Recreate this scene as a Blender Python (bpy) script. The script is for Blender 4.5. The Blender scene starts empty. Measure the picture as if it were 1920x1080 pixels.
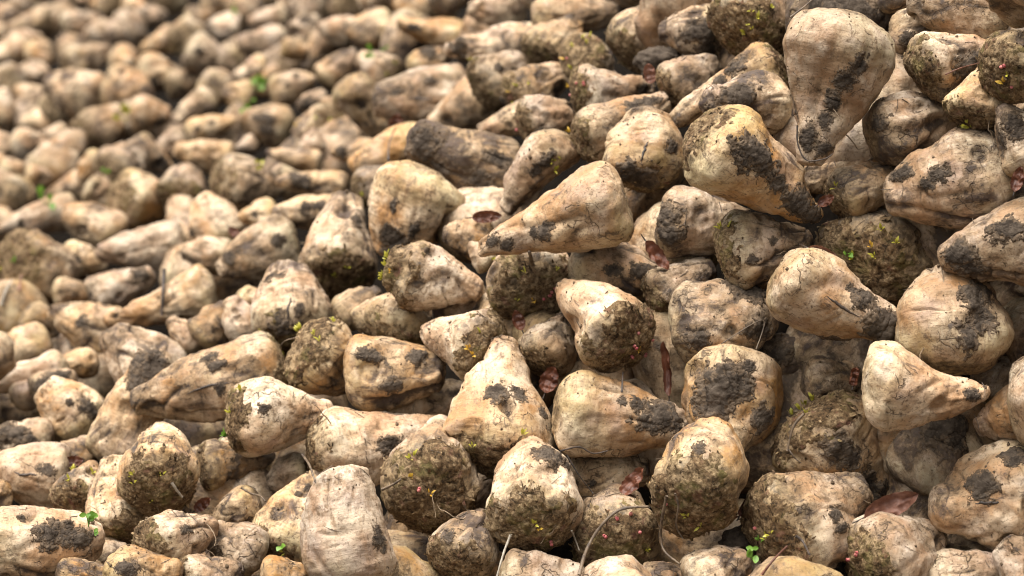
import bpy, math, random
import numpy as np
from mathutils import Vector, Matrix
random.seed(11); rng = np.random.default_rng(11)
scene = bpy.context.scene
COL = scene.collection
# ---------------------------------------------------------------- camera
F = 3850.0                                   # focal length in photo pixels (1920 wide)
PITCH = math.radians(14.0)
CAM = np.array([0.0, 0.0, 1.35])
FWD = np.array([0, math.cos(PITCH), -math.sin(PITCH)]); UP = np.array([0, math.sin(PITCH), math.cos(PITCH)]); RT = np.array([1.0, 0, 0])
def ray(x, y):
    x = np.asarray(x, float); y = np.asarray(y, float)
    return FWD + RT * ((x - 960) / F)[..., None] + UP * ((540 - y) / F)[..., None]
def to_px(P):
    v = P - CAM; d = v @ FWD
    return 960 + F * (v @ RT) / d, 540 - F * (v @ UP) / d, d
cd = bpy.data.cameras.new("camera"); cam = bpy.data.objects.new("camera", cd); COL.objects.link(cam)
cam.location = CAM; cam.rotation_euler = (math.pi / 2 - PITCH, 0, 0)
cd.sensor_width = 36; cd.lens = F / 1920 * 36; cd.clip_start = .05; cd.clip_end = 2000
cd.dof.use_dof = True; cd.dof.focus_distance = 2.33; cd.dof.aperture_fstop = 4.5; cd.dof.aperture_blades = 7
scene.camera = cam
# ---------------------------------------------------------------- the shape of the heap: how large a 12.5 cm beet looks at each place
CP = np.array([(100,1000,192),(500,1000,192),(900,1000,196),(1300,1000,202),(1700,1000,208),(100,800,165),(100,650,140),(0,500,124),(0,400,106),(0,280,84),(0,150,68),(0,40,48),
 (300,40,57),(300,200,86),(300,350,108),(300,500,132),(300,700,168),(600,50,82),(600,200,104),(600,320,126),(600,450,150),(600,700,180),(900,50,120),(900,200,150),(900,400,178),
 (900,700,188),(1200,40,158),(1200,250,178),(1200,500,190),(1500,100,192),(1800,60,200),(1500,500,198),(1850,500,206),(1900,1000,210),(-300,1200,210),(2200,1200,225),(2200,0,212),
 (-300,500,116),(-300,200,68),(-300,40,40),(900,1300,212),(0,-60,36),(300,-60,44),(600,-80,60),(900,-100,98),(1300,-150,152),(-300,-60,29),(1800,-200,188)], float)
def tps_fit(pts, val, reg):
    n = len(pts); d = np.linalg.norm(pts[:, None] - pts[None], axis=2)
    K = np.where(d > 0, d * d * np.log(d + 1e-12), 0) + reg * np.eye(n)
    Pm = np.c_[np.ones(n), pts]; A = np.zeros((n + 3, n + 3)); A[:n, :n] = K; A[:n, n:] = Pm; A[n:, :n] = Pm.T
    return pts, np.linalg.solve(A, np.r_[val, 0, 0, 0])
def tps_eval(m, q):
    pts, w = m; d = np.linalg.norm(q[:, None] - pts[None], axis=2)
    return np.where(d > 0, d * d * np.log(d + 1e-12), 0) @ w[:-3] + w[-3] + q @ w[-2:]
_sz = tps_fit(CP[:, :2] / 1000, CP[:, 2], .02)
def size_at(x, y):
    q = np.c_[np.atleast_1d(x), np.atleast_1d(y)].astype(float) / 1000
    return np.clip(tps_eval(_sz, q), 27, 240)
def depth_at(x, y): return .125 * F / size_at(x, y)
def surf(x, y, off=0.0): return CAM + ray(np.atleast_1d(x), np.atleast_1d(y)) * (depth_at(x, y) + off)[:, None]
def heap_normal(x, y):
    p0, p1, p2 = surf(x, y), surf(np.atleast_1d(x) + 12, y), surf(x, np.atleast_1d(y) - 12); n = np.cross(p1 - p0, p2 - p0); n /= np.linalg.norm(n, axis=1)[:, None]; d = ray(np.atleast_1d(x), np.atleast_1d(y)); d /= np.linalg.norm(d, axis=1)[:, None]
    n = np.where(((n * d).sum(1) > 0)[:, None], -n, n); return n, np.clip(-(n * d).sum(1), .16, 1)
# ---------------------------------------------------------------- noise
def _hash(i, j, k, s):
    i = i.astype(np.uint32); j = j.astype(np.uint32); k = k.astype(np.uint32)
    h = i * np.uint32(374761393) + j * np.uint32(668265263) + k * np.uint32(2246822519) + np.uint32((s * 3266489917) % 4294967296)
    h = (h ^ (h >> np.uint32(13))) * np.uint32(1274126177); h = (h ^ (h >> np.uint32(16))) * np.uint32(2654435761)
    return h ^ (h >> np.uint32(15))
def noise(p, s=0):
    p = p + 100.0
    i = np.floor(p).astype(np.int64); f = p - i; u = f * f * f * (f * (f * 6 - 15) + 10)
    out = 0
    for a in (0, 1):
        for bb in (0, 1):
            for c in (0, 1):
                h = _hash(i[:, 0] + a, i[:, 1] + bb, i[:, 2] + c, s)
                g = ((h & np.uint32(255)).astype(float) - 127.5) * (f[:, 0] - a) + (((h >> np.uint32(8)) & np.uint32(255)).astype(float) - 127.5) * (f[:, 1] - bb) \
                    + (((h >> np.uint32(16)) & np.uint32(255)).astype(float) - 127.5) * (f[:, 2] - c)
                w = (u[:, 0] if a else 1 - u[:, 0]) * (u[:, 1] if bb else 1 - u[:, 1]) * (u[:, 2] if c else 1 - u[:, 2])
                out = out + g * w
    return out / 110.0
def sm(x, a, b_):
    t = np.clip((x - a) / (b_ - a), 0, 1); return t * t * (3 - 2 * t)
# ---------------------------------------------------------------- mesh helper
def make_mesh(name, V, faces, mat, attrs=None, smooth=True):
    """V (n,3); faces: list of int arrays (m,k)"""
    me = bpy.data.meshes.new(name)
    faces = [np.asarray(f, np.int32) for f in faces if len(f)]
    nl = sum(f.size for f in faces); nf = sum(len(f) for f in faces)
    me.vertices.add(len(V)); me.vertices.foreach_set("co", np.ascontiguousarray(V, np.float32).ravel())
    me.loops.add(nl); me.loops.foreach_set("vertex_index", np.concatenate([f.ravel() for f in faces]))
    me.polygons.add(nf)
    tot = np.concatenate([np.full(len(f), f.shape[1], np.int32) for f in faces])
    me.polygons.foreach_set("loop_start", np.r_[0, np.cumsum(tot)[:-1]].astype(np.int32))
    me.polygons.foreach_set("use_smooth", np.full(nf, smooth))
    for k, v in (attrs or {}).items():
        at = me.attributes.new(k, 'FLOAT', 'POINT'); at.data.foreach_set("value", np.ascontiguousarray(v, np.float32))
    me.update(calc_edges=True); me.validate()
    me.materials.append(mat)
    return me
def link(name, me, parent=None):
    o = bpy.data.objects.new(name, me); COL.objects.link(o)
    if parent is not None: o.parent = parent
    return o
def grid_faces(nv, nu, wrap=True, base=0):
    i = np.arange(nv - 1)[:, None]; j = np.arange(nu if wrap else nu - 1)[None]
    a = i * nu + j; bq = i * nu + (j + 1) % nu
    return (np.stack([a, a + nu, bq + nu, bq], -1).reshape(-1, 4) + base)
def tube(path, rad, n=6):
    path = np.asarray(path, float); m = len(path); rad = np.broadcast_to(np.asarray(rad, float), (m,))
    t = np.gradient(path, axis=0); t /= np.linalg.norm(t, axis=1)[:, None] + 1e-12
    a = np.cross(t, np.array([.31, .5, .81])); a /= np.linalg.norm(a, axis=1)[:, None] + 1e-12; c = np.cross(t, a)
    ph = np.linspace(0, 2 * np.pi, n, endpoint=False)
    V = path[:, None] + rad[:, None, None] * (a[:, None] * np.cos(ph)[None, :, None] + c[:, None] * np.sin(ph)[None, :, None])
    return V.reshape(-1, 3), [grid_faces(m, n), np.arange(n)[None, ::-1], (np.arange(n) + (m - 1) * n)[None]]
def merge(items):
    Vs, Fs, o = [], {}, 0
    for V, fs in items:
        for f in fs:
            f = np.asarray(f); Fs.setdefault(f.shape[1], []).append(f + o)
        Vs.append(V); o += len(V)
    return np.concatenate(Vs), [np.concatenate(v) for v in Fs.values()]
# ---------------------------------------------------------------- materials
def mat(name):
    m = bpy.data.materials.new(name); m.use_nodes = True; nt = m.node_tree; nt.nodes.clear()
    out = nt.nodes.new("ShaderNodeOutputMaterial"); bs = nt.nodes.new("ShaderNodeBsdfPrincipled"); nt.links.new(bs.outputs[0], out.inputs[0])
    return m, nt, bs
class G_:
    def __init__(s, nt): s.nt = nt
    def n(s, t, **k):
        x = s.nt.nodes.new("ShaderNode" + t)
        for a, v in k.items(): setattr(x, a, v)
        return x
    def l(s, a, bb): s.nt.links.new(a, bb)
    def put(s, sock, v):
        if hasattr(v, "node"): s.l(v, sock)
        elif isinstance(v, tuple) and len(v) == 3 and sock.type == 'RGBA': sock.default_value = (*v, 1)
        else: sock.default_value = v
    def math(s, op, a, bb=0.0, c=None):
        x = s.n("Math", operation=op); s.put(x.inputs[0], a); s.put(x.inputs[1], bb)
        if c is not None: s.put(x.inputs[2], c)
        return x.outputs[0]
    def mix(s, f, a, bb):
        x = s.n("MixRGB"); s.put(x.inputs[0], f); s.put(x.inputs[1], a); s.put(x.inputs[2], bb); return x.outputs[0]
    def noise(s, vec, scale, detail=4.0, rough=.55, dist=0.0, lac=2.0):
        x = s.n("TexNoise"); s.l(vec, x.inputs["Vector"]); x.inputs["Scale"].default_value = scale; x.inputs["Detail"].default_value = detail
        x.inputs["Roughness"].default_value = rough; x.inputs["Distortion"].default_value = dist; x.inputs["Lacunarity"].default_value = lac; return x.outputs[0]
    def vor(s, vec, scale, feature='F1', rnd=1.0):
        x = s.n("TexVoronoi", feature=feature); s.l(vec, x.inputs["Vector"]); x.inputs["Scale"].default_value = scale; x.inputs["Randomness"].default_value = rnd; return x.outputs[0]
    def ramp(s, v, a, bb):
        x = s.n("MapRange", interpolation_type='SMOOTHSTEP'); s.put(x.inputs[0], v); s.put(x.inputs[1], a); s.put(x.inputs[2], bb); return x.outputs[0]
    def attr(s, name, typ='GEOMETRY'):
        x = s.n("Attribute", attribute_type=typ, attribute_name=name); return x.outputs["Fac"]
    def scale(s, vec, sc):
        x = s.n("VectorMath", operation='MULTIPLY'); s.l(vec, x.inputs[0]); x.inputs[1].default_value = sc; return x.outputs[0]
    def vadd(s, vec, w):
        x = s.n("VectorMath", operation='ADD'); s.l(vec, x.inputs[0]); s.put(x.inputs[1], w); return x.outputs[0]
    def bump(s, h, strength, dist, nrm=None):
        x = s.n("Bump"); x.inputs["Strength"].default_value = strength; x.inputs["Distance"].default_value = dist; s.l(h, x.inputs["Height"])
        if nrm is not None: s.l(nrm, x.inputs["Normal"])
        return x.outputs[0]
    def rnd_coord(s):
        tc = s.n("TexCoord"); oi = s.n("ObjectInfo"); r = s.math('ADD', oi.outputs["Random"], s.attr("rnd"))
        cb = s.n("CombineXYZ"); s.l(s.math('MULTIPLY', r, 7.31), cb.inputs[0]); s.l(s.math('MULTIPLY', r, 3.17), cb.inputs[1]); s.l(s.math('MULTIPLY', r, 5.7), cb.inputs[2])
        return s.vadd(tc.outputs["Object"], cb.outputs[0]), s.math('FRACT', s.math('MULTIPLY', r, 17.13)), s.math('FRACT', s.math('MULTIPLY', r, 41.7))

def skin_material():
    m, nt, bs = mat("beet_skin"); g = G_(nt)
    P_, r1, r2 = g.rnd_coord()
    ax = g.attr("axis"); cav = g.attr("cavity"); dirt_and_shade = g.attr("dirt_and_shade", 'OBJECT')
    # clean root flesh: cream, tan, greenish shoulder, pinkish grey
    col = g.mix(g.ramp(g.noise(P_, 13, 4, .6), .36, .60), (.62, .455, .285), (.40, .226, .106))
    col = g.mix(g.math('MULTIPLY', g.ramp(g.noise(g.vadd(P_, (3., 1., 2.)), 24, 5, .65, .5), .45, .66), .65), col, (.29, .145, .055))
    col = g.mix(g.math('MULTIPLY', g.ramp(g.noise(g.vadd(P_, (1., 7., 2.)), 17, 5, .6, .3), .45, .64), .65), col, (.69, .565, .415))
    gm = g.math('MULTIPLY', g.ramp(ax, .46, .20), g.ramp(g.noise(g.vadd(P_, (8., 1., 5.)), 11, 3), .36, .62))
    col = g.mix(g.math('MULTIPLY', gm, .42), col, (.45, .40, .21))
    col = g.mix(g.math('MULTIPLY', g.ramp(g.noise(g.vadd(P_, (2., 4., 9.)), 15, 4, .6), .50, .68), .55), col, (.40, .29, .225))
    hs = g.n("HueSaturation"); g.l(col, hs.inputs["Color"])
    g.l(g.math('ADD', .74, g.math('MULTIPLY', r1, .36)), hs.inputs["Value"]); g.l(g.math('ADD', .82, g.math('MULTIPLY', r2, .32)), hs.inputs["Saturation"]); col = hs.outputs[0]
    # ring wrinkles and fibre streaks
    Pz = g.scale(P_, (22, 22, 170)); Ps = g.scale(P_, (130, 130, 20))
    wr = g.noise(Pz, 1.0, 3, .6, .5); st = g.noise(Ps, 1.0, 3, .6, .6)
    col = g.mix(g.math('MULTIPLY', g.ramp(st, .52, .70), .45), col, (.26, .15, .075))
    col = g.mix(g.math('MULTIPLY', g.math('MULTIPLY', g.ramp(wr, .54, .66), g.ramp(st, .35, .55)), .45), col, (.20, .125, .065))
    # thin film of dried earth, patchy with torn edges
    big = g.noise(g.vadd(P_, (5., 5., 1.)), 17, 7, .70, .35)
    fine = g.noise(g.scale(g.vadd(P_, (9., 2., 6.)), (1.25, 1.25, .75)), 80, 5, .72, .5)
    h = g.math('ADD', g.math('MULTIPLY', big, .70), g.math('MULTIPLY', fine, .30))
    bias = g.math('ADD', g.math('MULTIPLY', g.math('SUBTRACT', dirt_and_shade, .35), .20), g.math('MULTIPLY', cav, .13))
    bias = g.math('ADD', bias, g.math('MULTIPLY', g.ramp(ax, .78, 1.0), .07))
    bias = g.math('ADD', bias, g.math('MULTIPLY', g.ramp(ax, .20, .0), .05))
    h = g.math('ADD', h, bias)
    film = g.ramp(h, .487, .580)
    col = g.mix(g.math('MULTIPLY', film, .70), col, g.mix(g.ramp(fine, .4, .62), (.15, .10, .058), (.31, .21, .12)))
    dark = g.ramp(h, .575, .645)
    col = g.mix(g.math('MULTIPLY', dark, .92), col, g.mix(g.ramp(big, .5, .7), (.085, .062, .042), (.055, .043, .040)))
    sm1 = g.noise(g.vadd(g.scale(P_, (1.6, 1.6, .62)), (4., 9., 3.)), 26, 6, .72, .9)
    smear = g.math('MULTIPLY', g.ramp(g.math('ADD', sm1, g.math('MULTIPLY', bias, .8)), .545, .665), g.ramp(big, .36, .50))
    col = g.mix(g.math('MULTIPLY', smear, .80), col, g.mix(r1, (.090, .062, .045), (.078, .056, .050)))
    # scuffs: short dark scratches, pits, specks
    pw = g.vadd(P_, g.scale(g.n("TexNoise").outputs["Color"], (0, 0, 0)))
    wn = [n for n in nt.nodes if n.type == 'TEX_NOISE'][-1]; g.l(P_, wn.inputs["Vector"]); wn.inputs["Scale"].default_value = 40; wn.inputs["Detail"].default_value = 2
    pw.node.inputs[1].links[0].from_node.inputs[1].default_value = (.045, .045, .045)
    e1 = g.vor(pw, 30, 'DISTANCE_TO_EDGE')
    scr = g.math('MULTIPLY', g.ramp(e1, .026, .004), g.ramp(big, .53, .58))
    col = g.mix(g.math('MULTIPLY', scr, .75), col, (.065, .045, .03))
    spk = g.ramp(g.noise(g.vadd(P_, (2., 2., 7.)), 300, 2, .6), .57, .68)
    col = g.mix(g.math('MULTIPLY', spk, .55), col, (.13, .085, .05))
    grit = g.math('MULTIPLY', g.ramp(g.noise(g.scale(g.vadd(P_, (7., 3., 2.)), (1.4, 1.4, .7)), 125, 4, .7, .6), .54, .64), g.ramp(big, .40, .52))
    col = g.mix(g.math('MULTIPLY', grit, .70), col, (.12, .075, .042))
    # corky crown zone under the leaf scars
    ck = g.attr("corky")
    ca = g.math('ADD', ax, g.math('MULTIPLY', g.math('SUBTRACT', fine, .5), .22))
    ca = g.math('ADD', ca, g.math('MULTIPLY', g.math('SUBTRACT', big, .5), .28))
    cz = g.ramp(ca, g.math('ADD', .06, g.math('MULTIPLY', ck, .23)), g.math('MULTIPLY', ck, .13))
    cc = g.mix(g.ramp(fine, .38, .64), (.060, .040, .023), (.36, .25, .135))
    col = g.mix(g.math('MULTIPLY', cz, .85), col, cc)
    g.l(col, bs.inputs["Base Color"])
    g.put(bs.inputs["Roughness"], g.math('ADD', .50, g.math('MULTIPLY', film, .25))); bs.inputs["Specular IOR Level"].default_value = .20
    hh = g.math('MULTIPLY', g.noise(P_, 130, 5, .68), .0016)
    hh = g.math('ADD', hh, g.math('MULTIPLY', wr, .0010))
    hh = g.math('ADD', hh, g.math('MULTIPLY', h, .0022))
    hh = g.math('ADD', hh, g.math('MULTIPLY', dark, .0006))
    hh = g.math('ADD', hh, g.math('MULTIPLY', scr, -.0012))
    g.l(g.bump(hh, 1.0, 1.0), bs.inputs["Normal"])
    return m
def crown_material():
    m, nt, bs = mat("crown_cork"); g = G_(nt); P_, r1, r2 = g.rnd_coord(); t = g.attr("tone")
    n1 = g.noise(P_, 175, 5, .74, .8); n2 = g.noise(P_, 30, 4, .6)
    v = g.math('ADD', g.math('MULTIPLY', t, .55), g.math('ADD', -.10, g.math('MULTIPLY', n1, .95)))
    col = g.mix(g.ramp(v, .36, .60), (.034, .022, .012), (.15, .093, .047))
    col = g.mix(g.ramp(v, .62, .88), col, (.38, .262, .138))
    col = g.mix(g.math('MULTIPLY', g.ramp(n2, .50, .66), .45), col, (.21, .18, .06))
    col = g.mix(g.math('MULTIPLY', g.ramp(g.noise(g.vadd(P_, (5., 8., 1.)), 42, 5, .7, .5), .47, .58), .80), col, g.mix(g.ramp(n1, .4, .6), (.12, .076, .04), (.40, .285, .16)))
    col = g.mix(g.math('MULTIPLY', g.ramp(g.noise(g.vadd(P_, (3., 2., 1.)), 60, 3), .60, .70), .45), col, (.22, .095, .07))
    g.l(col, bs.inputs["Base Color"]); bs.inputs["Roughness"].default_value = .72; bs.inputs["Specular IOR Level"].default_value = .12
    g.l(g.bump(n1, 1.0, .0048), bs.inputs["Normal"])
    return m
def mud_material(name, c1, c2):
    m, nt, bs = mat(name); g = G_(nt); P_, r1, r2 = g.rnd_coord()
    col = g.mix(g.ramp(g.noise(P_, 55, 7, .65), .36, .66), c1, c2)
    col = g.mix(g.math('MULTIPLY', g.ramp(g.noise(g.vadd(P_, (1., 1., 2.)), 190, 4, .7), .54, .68), .55), col, tuple(min(1, x * 1.5) for x in c2))
    col = g.mix(g.math('MULTIPLY', g.ramp(g.math('ADD', g.attr('thin'), g.math('MULTIPLY', g.math('SUBTRACT', g.noise(P_, 90, 4, .7), .5), .9)), .25, .75), .55), col, (.17, .12, .078))
    g.l(col, bs.inputs["Base Color"]); g.put(bs.inputs["Roughness"], .8); bs.inputs["Specular IOR Level"].default_value = .03
    bb = g.bump(g.noise(P_, 150, 7, .7, .4), .7, .0026); e = g.vor(P_, 60, 'DISTANCE_TO_EDGE')
    g.l(g.bump(g.ramp(e, 0, .04), .35, .001, bb), bs.inputs["Normal"])
    return m
def plain(name, c1, c2, sc, rough=.6, trans=0.0, bump=.0008):
    m, nt, bs = mat(name); g = G_(nt); P_, r1, r2 = g.rnd_coord()
    g.l(g.mix(g.ramp(g.noise(P_, sc, 5, .6), .35, .65), c1, c2), bs.inputs["Base Color"]); bs.inputs["Roughness"].default_value = rough
    g.l(g.bump(g.noise(P_, sc * 4, 5, .65), .6, bump), bs.inputs["Normal"])
    if trans:
        out = [n for n in nt.nodes if n.type == 'OUTPUT_MATERIAL'][0]
        tl = g.n("BsdfTranslucent"); tl.inputs[0].default_value = (*c2, 1); mx = g.n("MixShader"); mx.inputs[0].default_value = trans
        g.l(bs.outputs[0], mx.inputs[1]); g.l(tl.outputs[0], mx.inputs[2]); g.l(mx.outputs[0], out.inputs[0])
    return m
SKIN = skin_material(); CROWN = crown_material(); MUD = mud_material("dried_mud", (.040, .031, .024), (.095, .074, .056))
SOIL_SHADE = mud_material("soil", (.0035, .0025, .0016), (.009, .0062, .004))  # soil blackened so that the gaps read as deep shade
SHOOT = {'y': plain("shoot_yellow_green", (.38, .34, .03), (.52, .48, .07), 120, .45, .3), 'g': plain("shoot_green", (.10, .22, .025), (.20, .36, .05), 100, .45, .3),
         'p': plain("bud_pink", (.50, .10, .12), (.62, .24, .20), 200, .5, .15), 'o': plain("shoot_orange", (.60, .30, .03), (.62, .42, .06), 150, .5, .2)}
LEAF = plain("dead_leaf_brown", (.075, .024, .012), (.17, .058, .028), 60, .5, .15, .001)
LEAFPALE = plain("dead_leaf_pinkish", (.11, .042, .025), (.23, .105, .068), 60, .55, .15, .001)
CRUMB = mud_material("crumb_earth", (.09, .062, .040), (.20, .145, .095))
STEM = plain("dry_stem", (.065, .045, .03), (.17, .12, .075), 90, .6); STEMDARK = plain("dark_stem", (.03, .022, .017), (.085, .06, .045), 90, .6)
STRAW = plain("pale_straw", (.22, .185, .14), (.38, .33, .26), 90, .55); ROOT = plain("root_hair", (.12, .08, .045), (.27, .19, .115), 120, .65)
# ---------------------------------------------------------------- the beets, measured: crown end, tip end, greatest width
H = []
def b(cx, cy, tx, ty, W, label, tilt=0, lay=0.0, dirt_and_shade=.35, ce=.6, mud=(), sp=(), **k):
    H.append(dict(c=(cx, cy), t=(tx, ty), W=W, label=label, tilt=tilt, lay=lay, dirt_and_shade=dirt_and_shade, ce=ce, mud=mud, sp=sp, **k))
Y, P, G, O = 'y', 'p', 'g', 'o'      # shoot colours: yellow green, pink, green, orange
# --- steep near flank, upper part
b(1350,64,1246,58,104,'pale beet whose one half is caked in black mud, green shoot on that end',20,-.2,.4,.5,mud=[(1318,58,34),(1330,90,26)],sp=[(1336,52,G),(1342,72,Y)],rt=.45)
b(1392,82,1452,-25,150,'wide beet with shaggy straw crown and many yellow shoots beside black mud slab',42,0,.35,1.0,sp=[(1400,45,Y),(1408,55,Y),(1398,62,Y),(1422,35,Y),(1445,15,Y),(1408,20,Y)])
b(1480,40,1672,30,140,'beet wholly coated in smooth dark grey mud behind the big pear-shaped beet',0,-.6,.8,.2,mud=[(1540,20,60),(1600,25,60),(1640,50,50)])
b(1588,34,1522,300,186,'big smooth pear-shaped beet standing tip down with a long muddy groove',-6,1.2,.18,.12,mud=[(1612,120,20),(1585,150,20),(1560,190,20),(1548,225,14),(1512,258,26),(1545,280,18)],p=1.25,rt=.2,groove=.8)
b(1462,118,1262,226,104,'slim pale beet tapering to a long thin neck above the mud-faced stub',8,-.1,.35,.6,mud=[(1375,125,26),(1350,150,16)],p=1.0,rt=.3)
b(1478,196,1328,190,112,'blunt short beet with a round dark mud face and white streaked shoulder',-38,.4,.55,.2,mud=[(1388,182,38),(1350,205,28)],rt=.6)
b(1312,246,1532,405,172,'large golden beet with a dark ragged mud blotch in its middle',14,.9,.22,.55,mud=[(1418,293,40),(1398,285,24),(1462,345,20),(1445,330,14),(1500,385,30),(1520,410,22)],p=1.3,rt=.25)
b(1690,318,1515,330,110,'tan wrinkled beet tucked under the tip of the big pear-shaped beet',0,-.7,.4,.3,mud=[(1600,255,12)])
b(1562,378,1692,322,100,'small cream beet with rough grey crown and one thin green shoot',12,-.6,.45,.7,sp=[(1568,352,Y)])
b(1632,262,1782,208,128,'brown beet ribbed with wavy bulges and a dirty lower corner',12,0,.45,.4,mud=[(1645,235,22)],ribs=.06,nribs=9)
b(1710,130,1872,94,136,'cream beet with straw crown and black mud smear by a thin root',18,.1,.3,.7,mud=[(1822,118,28),(1845,105,14)],sp=[(1884,98,G),(1878,108,Y)],p=1.4)
b(1672,75,1764,52,92,'shaded brown beet with purple stain wedged beside the big pear-shaped beet',0,-.7,.6,.4,mud=[(1700,70,14)])
b(1900,30,1712,8,128,'heavy tan beet overhanging a black hollow at the top of the heap',10,.5,.4,.6)
b(1650,-12,1722,0,62,'small dirty beet peeping over the heap top above the hollow',0,-.4,.6,.3)
b(1885,130,1960,105,136,'beet at the frame edge with stringy roots and red-green shoots',25,.3,.5,1.0,sp=[(1888,140,Y),(1884,125,P),(1895,165,P),(1882,155,O)])
b(1822,240,1852,122,112,'small pear-shaped beet with flat sawn-off straw crown and yellow shoots',28,.2,.25,.75,sp=[(1812,232,Y),(1820,238,Y),(1808,240,Y)],p=1.15,rt=.22)
b(1935,318,1880,196,96,'pale neck of a beet with square grey mud patch near the frame edge',0,-.1,.3,.2,mud=[(1905,236,26),(1880,262,14)])
b(1892,322,1668,366,164,'large two-lobed beet with orange shoulder and muddy folds',6,.6,.4,.3,mud=[(1688,322,26),(1762,325,18),(1735,345,16)],groove=.9)
b(1908,395,1960,330,60,'dark sliver of beet with a red leaf lying against it',0,-.8,.7,.3)
# --- steep near flank, middle part
b(1350,476,1518,462,132,'cream beet with brown fibrous crown and a long pale scar',14,.1,.3,.7,mud=[(1412,488,14),(1448,452,12)],sp=[(1366,424,Y),(1352,428,Y)])
b(1642,486,1672,400,190,'round beet facing out with dark concentric crown and yellow-green shoots',62,.2,.5,1.25,sp=[(1592,472,G),(1636,463,O),(1655,430,Y),(1640,482,Y),(1680,455,Y),(1600,480,Y)],lump=1.3,ctr=(1645,482))
b(1990,440,1770,480,140,'white-topped beet with a black mud-dipped tip overhanging its neighbour',0,.9,.35,.2,mud=[(1798,478,36),(1892,430,30),(1820,505,20)],rt=.4)
b(1458,515,1702,630,152,'bright cream beet with grey mud tip and a thin black crack across it',8,.7,.18,.15,mud=[(1660,612,42),(1680,630,30),(1622,562,26),(1600,545,18),(1560,640,26)],p=1.5,rt=.3,crack=1)
b(1262,612,1446,592,156,'beet half cream and half buried in wet black mud beneath the fibrous-crowned one',-22,.5,.4,.2,mud=[(1405,545,42),(1395,590,44),(1420,620,30),(1310,635,26)],rt=.5)
b(1788,692,1782,500,182,'upright oval beet with a wide grey mud panel down one side',14,.2,.3,.3,mud=[(1828,560,30),(1838,600,30),(1815,630,28),(1850,550,24)],rt=.5,p=2.0)
b(1838,740,1935,672,92,'brown scaly beet in shade under the mud-panelled oval one',0,-.7,.55,.6)
b(1622,716,1842,748,158,'tan swan-shaped beet with a pinched neck and muddy curled tip',0,1.0,.12,.1,mud=[(1825,742,20)],p=.95,rt=.2,bend=.10)
b(1385,668,1358,852,180,'round beet with a large grey mud map over its pale face',-28,.8,.25,.15,mud=[(1345,735,46),(1378,720,40),(1330,765,26),(1432,785,26),(1400,690,20)],rt=.42,p=2.0)
b(1502,768,1640,942,172,'orange-tan beet with mossy shoots on its crown and a black mud chip',22,.4,.3,.9,mud=[(1578,842,30),(1602,858,24),(1620,905,38),(1650,925,20)],sp=[(1480,745,Y),(1490,738,Y),(1510,733,Y),(1475,760,Y),(1505,745,Y),(1515,775,Y),(1484,728,Y)],rt=.35)
b(1722,918,1782,782,144,'brown beet with black slimy top rising from a dark gap',0,-.3,.75,.2,mud=[(1765,800,42),(1790,820,30),(1740,800,20)],rt=.55)
b(1955,762,1832,802,118,'pale beet cut by the frame edge with one small black mark',0,.3,.25,.2,mud=[(1912,782,14)])
b(1950,925,1760,955,192,'big round beet with deep dark navel and one vertical split',-20,.8,.28,.2,mud=[(1842,910,28),(1825,905,18),(1895,850,24),(1905,865,20)],rt=.5,p=2.2,crack=1)
b(1425,1010,1604,940,188,'green-tinged beet with ragged straw crown and yellow shoots above a soil hollow',32,.5,.35,1.1,mud=[(1567,965,18),(1580,990,14)],sp=[(1438,1008,Y),(1445,1000,Y),(1430,1012,G),(1420,990,P)])
b(1606,1068,1745,1012,152,'straw-crowned beet below the fallen brown leaf with pink crown buds',34,.5,.3,1.0,sp=[(1592,1052,P),(1606,1040,P)])
b(1288,962,1330,812,180,'two-lobed beet facing down with flaky crown and loose hanging stems',44,.6,.35,1.1,groove=1.2,mud=[(1310,840,14)],sp=[(1312,985,Y),(1252,945,P),(1290,968,Y)],ctr=(1312,897))
b(1300,1098,1392,1050,112,'pale yellow beet at the frame bottom beside green seedlings',10,.2,.4,.4)
b(1742,1088,1888,1058,92,'smooth tan beet low under the big round split beet',0,-.1,.2,.3)
b(1945,1090,1890,1030,100,'cream corner beet touching the frame edge below the split beet',0,.3,.2,.2)
b(1540,1098,1630,1086,70,'black mud-covered lump of beet at the frame bottom',0,-.1,.8,.2,mud=[(1575,1075,40)])
b(1505,715,1612,708,92,'shaded yellow beet half hidden behind a curled brown leaf',0,-.8,.45,.4)
b(1425,680,1540,655,84,'very dark muddy beet deep in the gap under the crack-marked beet',0,-1.4,.8,.4,mud=[(1460,665,30)])  # heavy film and patch darken this one in place of shade
b(1238,415,1405,425,134,'long beet in shade with a rounded black end beside the large golden one',-6,-.2,.45,.2,mud=[(1245,405,34),(1255,440,30)],rt=.5)
b(1218,570,1338,502,112,'wrinkled grey-brown beet squeezed behind the half-buried muddy one',12,-.5,.55,.8)
b(1250,185,1340,118,104,'tan beet with crumbly brown crown lying behind the dried pink leaf',18,-.5,.45,.8)
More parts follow.
